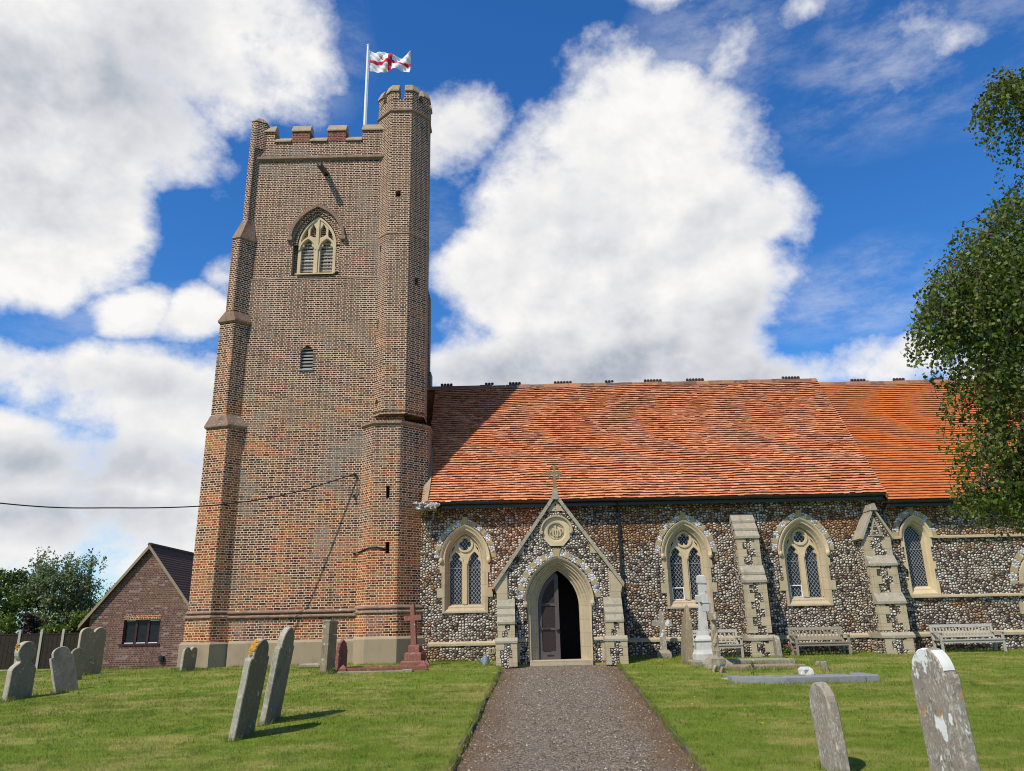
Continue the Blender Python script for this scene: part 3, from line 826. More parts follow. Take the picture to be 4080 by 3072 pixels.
sweep_plan(ts, [(offset_plan(TUR_UP, 0), 17.12), (offset_plan(TUR_UP, .05), 17.16), (offset_plan(TUR_UP, .05), 17.2), (offset_plan(TUR_UP, .0), 17.26)])
sweep_plan(ts, [(offset_plan(TUR_UP, -.01), 12.62), (offset_plan(TUR_UP, .02), 12.65), (offset_plan(TUR_UP, -.01), 12.72)])
parts(ts, 'turret_moulding', M['string'], turret)
# turret battlement: a merlon wraps each corner
tm = MB(); tcap = MB()
for i in range(8):
    c = Vector(UP1[i]); a = Vector(UP1[i - 1]); b = Vector(UP1[(i + 1) % 8]); ctr = Vector((-3.455, 22.365))
    if i % 2 == 0 and i not in (iu, (iu + 1) % 8): frac = .37
    else: frac = .37
    q0 = c.lerp(a, frac); q1 = c.lerp(b, frac)
    inn = lambda p: ctr + (p - ctr) * .76
    tm.loft([[(p.x, p.y, z) for p in (q0, c, q1, inn(q1), inn(c), inn(q0))] for z in (17.6, 17.98)], True, (True, True))
    og = lambda p, f: ctr + (p - ctr) * f
    tcap.loft([[(p.x, p.y, z) for p in (og(q0, g), og(c, g), og(q1, g), og(q1, h), og(c, h), og(q0, h))] for z, g, h in ((17.93, 1.05, .73), (17.98, 1.05, .73), (18.22, .94, .80))], True, (True, True))
parts(tm, 'turret_merlon', M['brick_turret'], turret)
parts(tcap, 'merlon_coping', M['coping'], turret)
parts(hole, 'slit_recess', M['darkhole'], turret)

# --- parapet with battlements
pp = MB(); pc = MB(); ps = MB()
# string
for (x0, y0, x1, y1) in ((TX0 - .03, TY0 + .03, -4.0, TY0 + .03),):
    ps.loft([[(x, y0 + .02, 15.52), (x, y0 - .09, 15.60), (x, y0 - .09, 15.68), (x, y0 + .02, 15.76)] for x in (x0, x1)], False)
ps.box(TX0 - .09, TX0, TY0 + .3, TY1, 15.55, 15.7); ps.box(TX1 - .2, TX1 + .08, 23.3, TY1, 15.55, 15.7)
ZP, ZM = 16.27, 16.66
S_M = [(-8.19, -7.68), (-7.11, -6.52), (-5.93, -5.34), (-4.78, -4.0)]
S_E = [(-7.68, -7.11), (-6.52, -5.93), (-5.34, -4.78)]
T0, T1 = TY0 + .03, TY0 + .42
pp.box(-8.19, -3.6, T0, T1, 15.7, ZP)
def cope(x0, x1, z, rise, y0=T0, y1=T1, ov=.05):
    q = lambda xa, xb, ya, yb, zz: [(xa, ya, zz), (xb, ya, zz), (xb, yb, zz), (xa, yb, zz)]
    pc.loft([q(x0 - .02, x1 + .02, y0 - ov, y1 + ov, z), q(x0 - .02, x1 + .02, y0 - ov, y1 + ov, z + .045), q(x0 - .01, x1 + .01, y0 + .10, y1 - .06, z + rise)], True, (True, True))
for a, b in S_M: cope(a, b, ZM, .31)
for a, b in S_E: cope(a + .03, b - .03, ZP, .23)
for xa, xb in ((TX0, TX0 + .4), (TX1 - .4, TX1)):
    pp.box(xa, xb, T1, TY1, 15.7, ZP)
    for k in range(4): pp.box(xa, xb, 22.9 + k * 1.25, 23.5 + k * 1.25, ZP, ZM)
pp.box(TX0 + .4, TX1 - .4, TY1 - .4, TY1, 15.7, ZP)
for k in range(4): pp.box(TX0 + .3 + k * 1.2, TX0 + .9 + k * 1.2, TY1 - .38, TY1 - .02, ZP, ZM)
para = part(pp, 'tower_parapet', M['brick'])
for a, b in S_M:
    mn = MB(); mid_ = -8 < a < -5; mn.box(a, b, T0 - (.012 if mid_ else 0), T1, ZP, ZM); part(mn, 'merlon', M['brick_red'] if mid_ else M['brick'], para)
parts(pc, 'parapet_coping', M['coping'], para)
part(ps, 'parapet_string', M['string'], para)
rf = MB(); rf.box(TX0 + .4, TX1 - .4, T1, TY1 - .4, 15.7, 15.85)
part(rf, 'tower_roof', M['cement'])

# --- spout
sp = MB()
A, B = Vector((-5.9, TY0 + .1, 15.06)), Vector((-5.98, 21.18, 14.98))
sp.loft([[tuple(p + Vector(q)) for q in ((-.07, 0, -.06), (.07, 0, -.06), (.07, 0, .07), (.045, 0, .07), (.045, 0, -.02), (-.045, 0, -.02), (-.045, 0, .07), (-.07, 0, .07))] for p in (A, B)], True, (True, True))
part(sp, 'water_spout', M['black'])


def ring_prism(mb, o1, o2, w0, w1, F=WALLF):
    """band between two arch outlines of equal point count (open at the foot)"""
    n = len(o1)
    rings = []
    for i in range(n):
        (a, b), (c, d) = o1[i], o2[i]
        rings.append([F(a, b, w0), F(c, d, w0), F(c, d, w1), F(a, b, w1)])
    mb.loft(rings, True, (True, True))


def arc_only(cx, hw, zs, za, n=12): return arch(cx, hw, zs, zs, za, n)


def louvres(mb, x0, x1, z0, z1, pitch, y, tilt=.12, depth=.15):
    z = z0
    while z < z1:
        mb.loft([[(x, y - depth / 2, z), (x, y - depth / 2 - .008, z + .036), (x, y + depth / 2, z + tilt + .036), (x, y + depth / 2, z + tilt)] for x in (x0, x1)], True, (True, True))
        z += pitch


# --- belfry window
bw = MB(); yb = TY0 + .14
frame = arch(BWX, .60, 11.46, 12.5, 13.52, 14)
hl = [trefoil_light(BWX + s * .30, .205, 11.54, 12.38, 12.72) for s in (-1, 1)]
def cl(poly, lim=.54):      # keep the panel lights inside the frame arch
    return poly
hl += [[(BWX + s * a, b) for a, b in ((.065, 12.78), (.255, 12.86), (.255, 13.10), (.21, 13.17), (.16, 13.28), (.11, 13.17), (.065, 13.1))] for s in (-1, 1)]
hl += [[(BWX + s * a, b) for a, b in ((.32, 12.84), (.50, 12.62), (.50, 12.74), (.43, 12.94), (.32, 13.12))] for s in (-1, 1)]
bw.prism(frame, hl, yb, yb + .16)
for s in (-1, 1):           # projecting mouldings of the two sub-arches
    ring_prism(bw, arc_only(BWX + s * .30, .235, 12.36, 12.74), arc_only(BWX + s * .30, .285, 12.36, 12.81), yb - .035, yb)
bw.box(BWX - .035, BWX + .035, yb - .03, yb, 11.56, 13.42)
ring_prism(bw, arch(BWX, .54, 11.55, 12.5, 13.44, 12), arch(BWX, .60, 11.5, 12.5, 13.52, 12), yb - .03, yb)
bw.loft([[(x, yb - .20, 11.42), (x, yb - .20, 11.46), (x, yb + .02, 11.56)] for x in (BWX - .6, BWX + .6)], False)
bwin = part(bw, 'belfry_window', M['stone'])
lv = MB()
for s in (-1, 1): louvres(lv, BWX + s * .30 - .205, BWX + s * .30 + .205, 11.52, 12.62, .118, yb + .17)
louvres(lv, BWX - .5, BWX + .5, 12.78, 13.3, .12, yb + .24)
part(lv, 'louvre', M['louvre'], bwin)
dk = MB(); dk.box(BWX - .7, BWX + .7, yb + .33, yb + .35, 11.4, 13.6)  # dark sheet in place of the unlit space behind the louvres
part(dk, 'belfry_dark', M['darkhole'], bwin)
bh = MB()
def brick_arch(mb, o1, o2, w0, w1, skipn=1, gap=.12):
    for i in range(0, len(o1) - 1):
        q = [o1[i], o2[i], o2[i + 1], o1[i + 1]]
        c = (sum(p[0] for p in q) / 4, sum(p[1] for p in q) / 4)
        q = [(c[0] + (p[0] - c[0]) * (1 - gap), c[1] + (p[1] - c[1]) * (1 - gap)) for p in q]
        mb.prism(q, (), w0 + rng.uniform(-.004, .004), w1)
brick_arch(bh, arc_only(BWX, .80, 12.62, 13.78, 22), arc_only(BWX, .90, 12.66, 13.92, 22), TY0 - .06, TY0 + .03)
for s in (-1, 1): bh.prism(rect(BWX + s * .84, 12.68, .16, .12), (), TY0 - .08, TY0 + .03)
part(bh, 'hood_mould', M['string'], bwin)
bi = MB()
brick_arch(bi, arch(BWX, .62, 11.5, 12.5, 13.55, 20)[1:], arch(BWX, .735, 11.5, 12.5, 13.68, 20)[1:], TY0 + .075, TY0 + .14, gap=.1)
part(bi, 'brick_order', M['brick_turret'], bwin)
# --- small louvred window
s1 = MB()
louvres(s1, -6.34, -5.96, 8.33, 9.05, .105, TY0 + .13, .08, .12)
swin = part(s1, 'small_tower_window', M['louvre'])
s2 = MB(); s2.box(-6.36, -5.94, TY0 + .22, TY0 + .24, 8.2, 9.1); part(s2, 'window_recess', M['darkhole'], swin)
s3 = MB(); brick_arch(s3, arc_only(-6.15, .195, 8.80, 9.07, 7), arc_only(-6.15, .285, 8.80, 9.16, 7), TY0 - .012, TY0 + .02, gap=.1); part(s3, 'brick_arch', M['brick_orange'], swin)
s4 = MB(); s4.box(-6.36, -5.94, TY0 - .04, TY0 + .1, 8.28, 8.325); part(s4, 'window_sill', M['lead'], swin)

# ------------------------------------------------------------------ nave and chancel walls
N1, N2, N3, C1, C2 = -1.42, 4.77, 8.05, 11.24, 14.55
def nave_open(cx): return arch(cx, .56, 1.27, 2.68, 3.50, 9)
def chan_open(cx): return arch(cx, .345, 1.49, 3.0, 3.50, 8)
DOORC = arch(C2, .55, -.1, 1.75, 2.45, 9)
nw = MB()
nw.prism([(-2.7, .44), (10.4, .44), (10.4, 4.4), (-2.7, 4.4)], [nave_open(N1), nave_open(N2), nave_open(N3)], NW, NW + .45)
nw.prism([(-2.7, -.4), (10.4, -.4), (10.4, .44), (-2.7, .44)], (), NW - .07, NW + .4)
nw.box(-2.6, 10.4, 28.2, 28.6, -.4, 4.4)
nave = part(nw, 'nave_wall', M['flint'])
cw = MB()
cw.prism([(10.4, .44), (18.5, .44), (18.5, 4.3), (10.4, 4.3)], [chan_open(C1), arch(C2, .55, .441, 1.75, 2.45, 9)], NW + .012, NW + .45)
cw.prism([(10.4, -.4), (14.0, -.4), (14.0, .44), (10.4, .44)], (), NW - .06, NW + .4)
cw.prism([(15.1, -.4), (18.5, -.4), (18.5, .44), (15.1, .44)], (), NW - .06, NW + .4)
cw.box(10.4, 18.5, 28.2, 28.6, -.4, 4.3)
cw.prism([(22.46, -.4), (28.19, -.4), (28.19, 4.3), (25.3, 8.5), (22.46, 4.3)], (), 18.1, 18.5, F=lambda u, v, w: (w, u, v))
chan = part(cw, 'chancel_wall', M['flint'])
pb = MB()
def band(mb, x0, x1, z0, z1, y, out, slope=.05):
    mb.loft([[(x, y + .1, z0), (x, y - out, z0), (x, y - out, z1 - slope), (x, y + .02, z1)] for x in (x0, x1)], True, (True, True))
band(pb, -2.42, -.5, .38, .50, NW, .10, .06); band(pb, 2.62, 6.1, .38, .50, NW, .10, .06); band(pb, 6.7, 9.62, .38, .50, NW, .10, .06)
parts(pb, 'plinth_band', M['stone_jamb'], nave)
cb_ = MB()
band(cb_, 10.3, 13.95, .37, .50, NW, .09, .06); band(cb_, 10.3, 13.9, 1.38, 1.46, NW, .07, .03)
band(cb_, 10.3, 10.83, 2.98, 3.06, NW, .07, .03); band(cb_, 11.68, 18.4, 2.98, 3.06, NW, .07, .03)
band(cb_, 15.2, 18.4, 1.38, 1.46, NW, .07, .03)
parts(cb_, 'string_course', M['stone_jamb'], chan)


def voussoirs(mb_s, mb_f, cx, hw0, hw1, zs, za0, za1, y0, n=24, ns=2, nf=4, key=True):
    o1, o2 = arc_only(cx, hw0, zs, za0, n), arc_only(cx, hw1, zs, za1, n)
    i, k = 0, 0
    tot = len(o1) - 1
    while i < tot:
        c = ns if k % 2 == 0 else nf
        j = min(tot, i + c)
        poly = [o1[q] for q in range(i, j + 1)] + [o2[q] for q in range(j, i - 1, -1)]
        (mb_s if k % 2 == 0 else mb_f).prism(poly, (), y0 - (.012 if k % 2 == 0 else .006), y0 + .05)
        i = j; k += 1
    if key:
        mb_s.prism([(cx - .045, za0 - .02), (cx + .045, za0 - .02), (cx + .085, za1 + .05), (cx - .085, za1 + .05)], (), y0 - .022, y0 + .05)


def lattice(mb, poly, y, pitch=.098, r=.006, ratio=1.28):
    xs = [p[0] for p in poly]; zs_ = [p[1] for p in poly]
    x0, x1, z0, z1 = min(xs), max(xs), min(zs_), max(zs_)
    H = z1 - z0
    for sgn in (1, -1):
        k = -40
        while k < 60:
            xa = x0 + k * pitch + (pitch * .5)
            a, b = (xa, z0 - .01), (xa + sgn * (H + .02) / ratio, z1 + .01)
            k += 1
            if max(a[0], b[0]) < x0 or min(a[0], b[0]) > x1: continue
            c = clip_seg(a, b, poly)
            if not c: continue
            (ax, az_), (bx, bz) = c
            L = math.hypot(bx - ax, bz - az_)
            if L < .02: continue
            nx, nz = -(bz - az_) / L * r, (bx - ax) / L * r
            yy = y - (.002 if sgn > 0 else .0)
            mb.add([(ax + nx, yy, az_ + nz), (ax - nx, yy, az_ - nz), (bx - nx, yy, bz - nz), (bx + nx, yy, bz + nz)], [(0, 1, 2, 3)])


def surround_outline(cx, steps, zs, hw, za, n=10):
    """saw-tooth quoined jambs below the springing, arch above"""
    right = []
    for z0, z1, w in steps: right += [(cx + w, z0), (cx + w, z1)]
    arc = arc_only(cx, hw, zs, za, n)
    left = [(2 * cx - x, z) for x, z in right[::-1]]
    return right + arc + left


def two_light_window(cx, k, a0, casement):
    face = [( x, z) for x, z in nave_open(cx)]
    inner = arch(cx, .455, 1.45, 2.68, 3.37, 9)
    yt = NW + .17
    tcy = MB()
    holes = [trefoil_light(cx + s * .26, .172, 1.46, 2.56, 2.88) for s in (-1, 1)]
    holes.append(foil(cx, 3.10, .165, k, a0))
    for s in (-1, 1): holes.append([(cx + s * .30, 3.02), (cx + s * .395, 2.86), (cx + s * .36, 2.99), (cx + s * .275, 3.08)])
    tcy.prism(inner, holes, yt, yt + .13)
    for s in (-1, 1):      # moulded rims
        ring_prism(tcy, arch(cx + s * .26, .176, 1.48, 2.56, 2.89, 10)[1:], arch(cx + s * .26, .215, 1.48, 2.56, 2.945, 10)[1:], yt - .03, yt)
        ring_prism(tcy, arch(cx + s * .26, .176, 1.48, 2.56, 2.89, 10)[:1] + arch(cx + s * .26, .176, 1.48, 2.56, 2.89, 10)[-2:][::-1][:0] + [(cx + s * .26 - .176, 2.56)], [(cx + s * .26 - .215, 1.48), (cx + s * .26 - .215, 2.56)], yt - .03, yt) if False else None
    tcy.box(cx - .045, cx + .045, yt - .035, yt, 1.46, 2.62)
    rr0, rr1 = circle(cx, 3.10, .178, 28), circle(cx, 3.10, .225, 28)
    tcy.loft([[(a[0], yt - .03, a[1]), (b[0], yt - .03, b[1]), (b[0], yt, b[1]), (a[0], yt, a[1])] for a, b in zip(rr0 + rr0[:1], rr1 + rr1[:1])], True)
    win = part(tcy, 'nave_window', M['stone'])
    rv = MB()
    mid = arch(cx, .50, 1.36, 2.68, 3.42, 9)
    rv.loft([[(x, NW - .032, z) for x, z in face], [(x, NW + .07, z) for x, z in mid], [(x, NW + .075, z) for x, z in arch(cx, .475, 1.40, 2.68, 3.39, 9)], [(x, yt + .01, z) for x, z in inner]], True)
    stp = [(1.23, 1.64, .63), (1.64, 1.90, .77), (1.90, 2.30, .645), (2.30, 2.52, .70), (2.52, 2.70, .66)]
    rv.prism(surround_outline(cx, stp, 2.71, .655, 3.57), [face], NW - .032, NW + .02, sides=True)
    part(rv, 'window_surround', M['stone_jamb'], win)
    hm = MB()
    o1, o2 = arc_only(cx, .615, 2.66, 3.535, 12), arc_only(cx, .70, 2.66, 3.63, 12)
    hm.loft([[(a[0], NW - .03, a[1]), ((a[0] + b[0]) / 2, NW - .075, (a[1] + b[1]) / 2), (b[0], NW - .095, b[1]), (b[0] + (b[0] - a[0]) * .1, NW - .03, b[1] + (b[1] - a[1]) * .1)] for a, b in zip(o1, o2)], True, (True, True))
    for s in (-1, 1): hm.lathe([(.0, -.11), (.045, -.075), (.062, -.02), (.05, .03), (.03, .05)], (cx + s * .665, NW - .055, 2.66), 8)
    part(hm, 'hood_mould', M['stone'], win)
    vs, vf = MB(), MB()
    voussoirs(vs, vf, cx, .715, .865, 2.72, 3.645, 3.80, NW)
    parts(vs, 'voussoir', M['stone_olive'], win); parts(vf, 'flint_panel', M['knapped'], win)
    gl = MB(); gl.prism(arch(cx, .46, 1.44, 2.68, 3.37, 9), (), yt + .075, yt + .09)
    part(gl, 'glass', M['glass'], win)
    lt = MB()
    for s in (-1, 1):
        pl_ = arch(cx + s * .26, .172, 1.46, 2.56, 2.88, 8)
        lattice(lt, pl_, yt + .07)
        lt.box(cx + s * .26 - .17, cx + s * .26 + .17, yt + .055, yt + .066, 2.435, 2.45)
    lattice(lt, circle(cx, 3.10, .165, 20), yt + .07)
    part(lt, 'lead_lattice', M['lead'], win)
    if casement:
        cs = MB(); xa, xb = cx - .26 - .165, cx - .26 + .165
        cs.prism([(xa, 1.465), (xb, 1.465), (xb, 1.80), (xa, 1.80)], [[(xa + .022, 1.487), (xb - .022, 1.487), (xb - .022, 1.772), (xa + .022, 1.772)]], yt + .03, yt + .06)
        part(cs, 'casement', M['white_paint'], win)
    return win


two_light_window(N1, 4, R(90), False)
two_light_window(N2, 5, R(90), True)
two_light_window(N3, 3, R(90), True)

# --- chancel lancet
lc = MB(); cx = C1; yt = NW + .2
inner = arch(cx, .235, 1.69, 2.98, 3.37, 8)
face = chan_open(cx)
lc.loft([[(x, NW - .03, z) for x, z in face], [(x, NW + .07, z) for x, z in arch(cx, .30, 1.58, 3.0, 3.45, 8)], [(x, NW + .08, z) for x, z in arch(cx, .275, 1.62, 3.0, 3.42, 8)], [(x, yt + .03, z) for x, z in inner]], True)
stp = [(1.45, 1.85, .43), (1.85, 2.15, .37), (2.15, 2.35, .43), (2.35, 2.75, .37), (2.75, 3.0, .43)]
lc.prism(surround_outline(cx, stp, 3.0, .43, 3.57), [face], NW - .03, NW + .03)
lanc = part(lc, 'lancet_window', M['stone'])
hm = MB()
o1, o2 = arc_only(cx, .375, 3.0, 3.54, 10), arc_only(cx, .45, 3.0, 3.64, 10)
hm.loft([[(a[0], NW - .028, a[1]), (b[0] * .5 + a[0] * .5, NW - .08, b[1] * .5 + a[1] * .5), (b[0], NW - .09, b[1]), (b[0], NW - .02, b[1])] for a, b in zip(o1, o2)], True, (True, True))
part(hm, 'hood_mould', M['stone'], lanc)
vs, vf = MB(), MB(); voussoirs(vs, vf, cx, .455, .62, 3.06, 3.65, 3.82, NW + .012, 16, 2, 3)
parts(vs, 'voussoir', M['stone_olive'], lanc); parts(vf, 'flint_panel', M['knapped'], lanc)
gl = MB(); gl.prism(inner, (), yt + .03, yt + .045); part(gl, 'glass', M['glass'], lanc)
lt = MB(); lattice(lt, inner, yt + .02, .085); lt.box(cx - .23, cx + .23, yt + .005, yt + .015, 2.68, 2.695); part(lt, 'lead_lattice', M['lead'], lanc)
# --- priest's door at the far end
pd = MB(); cx = C2
face = arch(cx, .55, -.05, 1.75, 2.45, 9)
pd.loft([[(x, y, z) for x, z in arch(cx, w, -.05, 1.75, 1.75 + (w + .15), 9)] for y, w in ((NW - .05, .56), (NW + .02, .52), (NW + .02, .47), (NW + .12, .44), (NW + .12, .40), (NW + .2, .38))], True)
pd.prism(surround_outline(cx, [(-.1, .4, .72), (.4, .9, .62), (.9, 1.2, .80), (1.2, 1.75, .62)], 1.75, .62, 2.53), [arch(cx, .56, -.05, 1.75, 2.46, 9)], NW - .05, NW + .03)
ring_prism(pd, arc_only(cx, .60, 1.7, 2.50), arc_only(cx, .69, 1.7, 2.60), NW - .11, NW - .04)
prd = part(pd, 'priest_doorway', M['stone_jamb'])
vs, vf = MB(), MB(); voussoirs(vs, vf, cx, .70, .90, 1.7, 2.62, 2.80, NW + .012, 18, 2, 3); parts(vs, 'voussoir', M['stone_olive'], prd); parts(vf, 'flint_panel', M['knapped'], prd)
dd = MB(); dd.prism(arch(cx, .40, -.05, 1.75, 2.3, 9), (), NW + .19, NW + .24); part(dd, 'door', M['door_wood'], prd)

# ------------------------------------------------------------------ roofs
def tile_roof(mb, x0, x1, yE, zE, yR, zR, gauge, tw, t=.017, jit=1., sag=.012, x0r=None):
    L = math.hypot(yR - yE, zR - zE); sy, sz = (yR - yE) / L, (zR - zE) / L; ny, nz = -sz, sy
    n = int(L / gauge)
    for k in range(n + 1):
        s0 = k * gauge; s1 = min(L, s0 + gauge * 1.25)
        off = (k % 2) * tw * .5 + rng.uniform(-.02, .02)
        x = x0 - off
        while x < x1:
            a, b = max(x, x0), min(x + tw - .004, x1)
            x += tw
            if b - a < .02: continue
            r = rng.random()
            dz = rng.gauss(0, .0025 * jit); ds = rng.gauss(0, .006 * jit); sk = rng.gauss(0, .003 * jit)
            P = []
            for xx, e in ((a, -sk), (b, sk)):
                w = sag * noise.noise(Vector((xx * .6, s0 * 1.1, 3.7))) + .5 * sag * noise.noise(Vector((xx * 1.9, s0 * 2.3, 1.7)))
                w2 = sag * .9 * noise.noise(Vector((xx * .8, k * .37, 8.1)))
                lo = s0 + ds + w2; hi = s1 + w2
                h0, h1 = w + t * 2.7 + dz + e, w + .002
                mid_ = min(L, lo + gauge)
                P += [(xx, yE + sy * lo + ny * (h0 - .015), zE + sz * lo + nz * (h0 - .015)),
                      (xx, yE + sy * lo + ny * h0, zE + sz * lo + nz * h0),
                      (xx, yE + sy * hi + ny * h1, zE + sz * hi + nz * h1),
                      (xx, yE + sy * mid_ + ny * (w - .002), zE + sz * mid_ + nz * (w - .002))]
            mb.add(P, [(0, 4, 5, 1), (1, 5, 6, 2), (3, 7, 4, 0), (0, 1, 2, 3), (7, 6, 5, 4)], r=r)

YE, ZE, YR, ZR = 21.66, 4.22, 25.3, 8.74
nr = MB(); tile_roof(nr, -2.62, 10.47, YE, ZE, YR, ZR, .108, .165, .022, 1.15, .030)
nr.loft([[(x, YE - .0, ZE - .03), (x, YR, ZR - .05), (x, 28.95, ZE - .03), (x, 28.95, ZE + .06), (x, YR, ZR - .02)] for x in (-3.3, 10.45)][:0] or [[(-3.3, YR, ZR - .03), (-3.3, 28.95, ZE)], [(10.45, YR, ZR - .03), (10.45, 28.95, ZE)]], False)
nr.loft([[(-2.6, YE + .03, ZE - .03), (10.44, YE + .03, ZE - .03)], [(-2.6, YR, ZR - .06), (10.44, YR, ZR - .06)]], False)
nroof = part(nr, 'nave_roof', M['tile_old'])
cr = MB(); tile_roof(cr, 10.475, 18.7, YE - .04, ZE - .20, YR, ZR - .13, .112, .17, .017, .45, .008)
cr.loft([[(10.46, YR, ZR - .15), (10.46, 28.95, ZE - .15)], [(18.7, YR, ZR - .15), (18.7, 28.95, ZE - .15)]], False)
cr.loft([[(10.5, YE + .0, ZE - .24), (18.7, YE + .0, ZE - .24)], [(10.5, YR, ZR - .2), (18.7, YR, ZR - .2)]], False)
croof = part(cr, 'chancel_roof', M['tile_new'])
vg = MB()
vg.loft([[(x, YE - .02, ZE - .12), (x, YE - .02, ZE + .02), (x, YR, ZR + .03), (x, YR, ZR - .12)] for x in (10.44, 10.468)], True, (True, True))
part(vg, 'verge', M['ridge'], nroof)


def ridge_line(parent, x0, x1, z, crests, seed):
    mb, cr_ = MB(), MB(); rr = random.Random(seed); x = x0
    while x < x1:
        L = rr.uniform(.40, .46); xe = min(x + L - .008, x1); dz = rr.gauss(0, .006)
        prof = [(-.15, -.14), (-.10, -.035), (-.05, .02), (0, .035), (.05, .02), (.10, -.035), (.15, -.14)]
        mb.loft([[(xx, YR + a, z + b + dz) for a, b in prof] for xx in (x, xe)], False)
        mb.loft([[(x, YR + a, z + b + dz) for a, b in prof], [(x, YR + a * .2, z - .14) for a, b in prof]], False)
        x += L
    part(mb, 'ridge_tiles', M['ridge'], parent)
    for c, n in crests:
        for i in range(n):
            xx = c + (i - (n - 1) / 2) * .105
            if i % 4 == 0: cr_.box(xx - .045, xx + .36 if i + 3 < n else xx + .15, YR - .03, YR + .03, z + .02, z + .052)
            cr_.lathe([(.0, .045), (.042, .05), (.052, .085), (.04, .12), (.0, .135)], (xx, YR, z), 8)
    parts(cr_, 'crest', M['crest'], parent)
ridge_line(nroof, -3.25, 10.45, ZR + .02, [(-2.25, 4), (-.78, 3), (.1, 4), (1.75, 6), (3.35, 3), (4.85, 6), (6.3, 6), (9.6, 6)], 3)
ridge_line(croof, 10.5, 18.6, ZR - .12, [(11.9, 5), (13.3, 4), (14.7, 3)], 5)

gt = MB()
def gutter(x0, x1, y, z, r=.052):
    prof = [(y - r * math.cos(a), z - r * math.sin(a)) for a in [math.pi * i / 8 for i in range(9)]]
    inn = [(y - (r - .008) * math.cos(a), z - (r - .008) * math.sin(a)) for a in [math.pi * i / 8 for i in range(9)]][::-1]
    gt.loft([[(x, a, b) for a, b in prof + inn] for x in (x0, x1)], True, (True, True))
    x = x0 + .3
    while x < x1:
        gt.loft([[(xx, y - (r + .007) * math.cos(a), z - (r + .007) * math.sin(a)) for a in [math.pi * i / 8 for i in range(9)]] for xx in (x - .025, x + .025)], False)
        x += 1.62
gutter(-2.3, 10.38, YE - .015, ZE - .015); gutter(10.3, 18.6, YE - .05, ZE - .225)
gt.box(-2.4, 10.4, YE + .1, YE + .14, ZE - .16, ZE + .0); gt.box(10.4, 18.6, YE + .1, YE + .14, ZE - .36, ZE - .2)
gt.loft([[(-2.4, YE + .1, ZE - .1), (10.4, YE + .1, ZE - .1)], [(-2.4, NW, ZE - .1), (10.4, NW, ZE - .1)]], False)
parts(gt, 'gutter', M['black'])
dp = MB()
dp.tube([(2.92, YE - .01, ZE - .06), (2.92, NW - .02, ZE - .32), (2.93, NW - .07, ZE - .4), (2.94, NW - .07, .1)], .036, 8)
dp.lathe([(.05, 0), (.065, .02), (.065, .12), (.04, .14)], (2.92, NW - .08, ZE - .48), 8)
for z in (3.2, 2.2, 1.2): dp.box(2.88, 3.0, NW - .11, NW, z, z + .05)
dp.tube([(10.42, YE - .03, ZE - .28), (10.43, NW - .09, ZE - .45), (10.43, NW - .09, .1)], .036, 8)
parts(dp, 'downpipe', M['black'])
# flint corbel closing the end of the eaves against the turret
fc = MB()
for k in range(70):
    u, v = rng.random(), rng.random()
    c = Vector((-2.82 + .72 * u, 21.42 + .25 * rng.random(), 4.20 - .03 * u - (.16 - .26 * abs(u - .55)) * v))
    r_ = rng.uniform(.03, .05)
    fc.lathe([(0, -r_), (r_ * .9, -r_ * .4), (r_, .2 * r_), (r_ * .5, .8 * r_), (0, r_)], c, 6)
fc.box(-2.75, -2.2, 21.48, 21.9, 4.02, 4.2)
part(fc, 'eaves_corbel', M['knapped'])
fl = MB()
for i in range(9):
    t_ = i / 8
    pass
fl.loft([[(-2.60, YE - .03 + (YR - YE) * t_, ZE + .01 + (ZR - ZE) * t_), (-2.44 + .03 * math.sin(9 * t_), YE - .05 + (YR - YE) * t_, ZE + .05 + (ZR - ZE) * t_)] for t_ in [i / 12 * .42 for i in range(13)]], False)
part(fl, 'mortar_fillet', M['cement'], nroof)

# ------------------------------------------------------------------ buttresses of the nave
def buttress(x0, x1, prof, quoin_rows, name='buttress', weathers=(), base=None, gable=None):
    """prof: side profile (y,z); the front carries saw-tooth quoins and projecting weathering stones"""
    b = MB(); b.prism(prof, (), x0, x1, F=lambda u, v, w: (w, u, v))
    if base: b.box(x0 - .05, x1 + .05, base[0], NW, -.3, base[1] - .06)
    o = part(b, name, M['flint_quoin'])
    q = MB()
    for z0, z1, y, wl, wr in quoin_rows:
        for side, w in ((0, wl), (1, wr)):
            if w <= 0: continue
            if side == 0: q.box(x0 - .012, x0 + w, y - .014, y + .10 + .1 * ((z0 * 7) % 1 > .5), z0, z1 - .004)
            else: q.box(x1 - w, x1 + .012, y - .014, y + .10 + .1 * ((z0 * 7) % 1 > .5), z0, z1 - .004)
    parts(q, 'quoin', M['stone_jamb'], o)
    w_ = MB()
    for y0, z0, y1, z1 in weathers:
        w_.prism([(y0 - .045, z0 - .035), (y0 - .045, z0 + .03), (y1 - .01, z1), (y1 + .08, z1), (y1 + .08, z0 - .035)], (), x0 - .03, x1 + .03, F=lambda u, v, w: (w, u, v))
    if base:
        w_.prism([(base[0] - .03, base[1] - .09), (base[0] - .03, base[1] - .03), (base[0] + .07, base[1] + .05), (NW, base[1] + .05), (NW, base[1] - .09)], (), x0 - .075, x1 + .075, F=lambda u, v, w: (w, u, v))
    parts(w_, 'weathering', M['stone_weather'], o)
    return o

